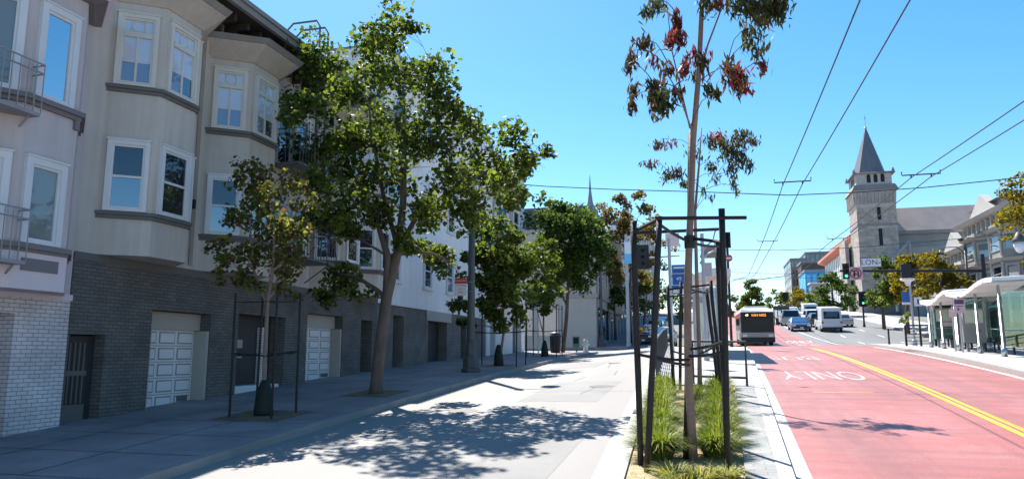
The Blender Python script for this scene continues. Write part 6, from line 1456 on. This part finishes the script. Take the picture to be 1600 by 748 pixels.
# fallen leaf litter between the tufts
n = 1400; px = rng.uniform(-1.1, .35, n); py = rng.uniform(9.2, 20, n); P = np.stack([px, py, np.array([g(a, b) + .10 for a, b in zip(px, py)])], 1)
keep = (px > np.array([isiL(b) + .03 for b in py])) & (px < np.array([padL(b) - .03 for b in py])); P = P[keep]
V, Fc = leaves(P, .05, 0, .25, .5, .1, 3.0); o = npobj('leaf_litter', V, Fc, 'blade_dry'); o['kind'] = 'stuff'; o['label'] = 'dry straw coloured leaf litter on the planter gravel'; o['category'] = 'leaf litter'

# ------------------------------------------------------------------ stakes and watering bags of the left saplings
def thin_stakes(label, c, dx, dy, h, r=.026):
    z = g(c.x, c.y) + .14; t = thing('tree_stakes', label, 'tree stakes', (c.x, c.y, z), 'black stakes round left saplings'); tops = []
    for sx in (-1, 1):
        for sy in (-1, 1):
            x, y = c.x + sx * dx, c.y + sy * dy; z = g(x, y) + .1; mb = MB().tube([(x, y, z), (x + random.uniform(-.03, .03), y, z + h)], r, 8); obj('stake', mb, 'stake', t); tops.append(Vector((x, y, z)))
    ord_ = [0, 1, 3, 2, 0]
    for f in (.50, .93):
        for a, b in zip(ord_, ord_[1:]): obj('crossbar', MB().tube([tops[a] + Vector((0, 0, h * f)), tops[b] + Vector((0, 0, h * f))], .008, 5), 'stake', t)
    obj('tie', MB().tube([tops[0] + Vector((0, 0, h * .52)), Vector((c.x, c.y, tops[0].z + h * .5)), tops[3] + Vector((0, 0, h * .52))], .02, 5), 'black', t)
    return t
thin_stakes('four thin black stakes round the small yellowing sapling nearest on the left', T1, .48, .45, 2.55)
thin_stakes('four thin black stakes round the dense tree behind the lamp post', T3, .95, .75, 2.75)
thin_stakes('four thin black stakes round the narrow yellow green tree', T4, .8, .75, 2.75)
def bag(label, c, h=.8):
    z = g(c.x, c.y) + .14; b = MB()._lathe([(.21, 0), (.21, .1), (.18, .4), (.12, .68), (.07, .8)], (0, 0, 0), 14)
    v = [(x * (1 + .06 * math.sin(5 * math.atan2(y, x) + zz * 9)), y * .8, zz * h / .8) for x, y, zz in b.v]; b.v = v
    o = obj('watering_bag', b, 'bag', None, True, loc=(0, 0, 0)); o.location = (c.x, c.y, z); tag(o, label, 'watering bag', 'green tree watering bags')
bag('dark green watering bag at the foot of the yellowing sapling', T1, .72); bag('dark green watering bag at the foot of the tree behind the lamp post', T3, .85); bag('dark green watering bag at the foot of the narrow yellow green tree', T4, .85)

# ------------------------------------------------------------------ light, sky, camera
SUN = Vector((-.385, .64, 1.0)).normalized()
elev = math.asin(SUN.z); az = math.atan2(SUN.x, SUN.y)
w = bpy.data.worlds.new('World'); scene.world = w; w.use_nodes = True; nt = w.node_tree; nt.nodes.clear()
out = nt.nodes.new('ShaderNodeOutputWorld'); bg = nt.nodes.new('ShaderNodeBackground'); sky = nt.nodes.new('ShaderNodeTexSky')
sky.sky_type = 'NISHITA'; sky.sun_disc = False; sky.sun_elevation = elev; sky.sun_rotation = az
sky.altitude = 0; sky.air_density = 1.0; sky.dust_density = .3; sky.ozone_density = 2.0
hs = nt.nodes.new('ShaderNodeHueSaturation'); hs.inputs['Saturation'].default_value = 1.36; hs.inputs['Hue'].default_value = .492; hs.inputs['Value'].default_value = .92
bg.inputs[1].default_value = .1
L(nt, sky.outputs[0], hs.inputs['Color']); L(nt, hs.outputs[0], bg.inputs[0]); L(nt, bg.outputs[0], out.inputs[0])
sl_ = bpy.data.lights.new('Sun', 'SUN'); sl_.energy = 5.0; sl_.angle = math.radians(.53); sl_.color = (1, .95, .88)
so_ = bpy.data.objects.new('Sun', sl_); COL.objects.link(so_); so_.rotation_euler = SUN.to_track_quat('Z', 'Y').to_euler(); so_.location = (-30, 40, 60)
cam = bpy.data.cameras.new('Camera'); cam.sensor_width = 36; cam.lens = F / 1600 * 36; cam.clip_end = 2000; cam.clip_start = .1
co = bpy.data.objects.new('Camera', cam); COL.objects.link(co); co.location = (0, 0, 0); co.rotation_euler = (math.pi / 2 + TH, 0, PS); scene.camera = co
scene.view_settings.view_transform = 'Standard'; scene.view_settings.look = 'None'; scene.view_settings.gamma = 1; scene.view_settings.use_curve_mapping = False
scene.view_settings.exposure = 1.15
scene.cycles.max_bounces = 8; scene.cycles.transparent_max_bounces = 12; scene.cycles.diffuse_bounces = 4
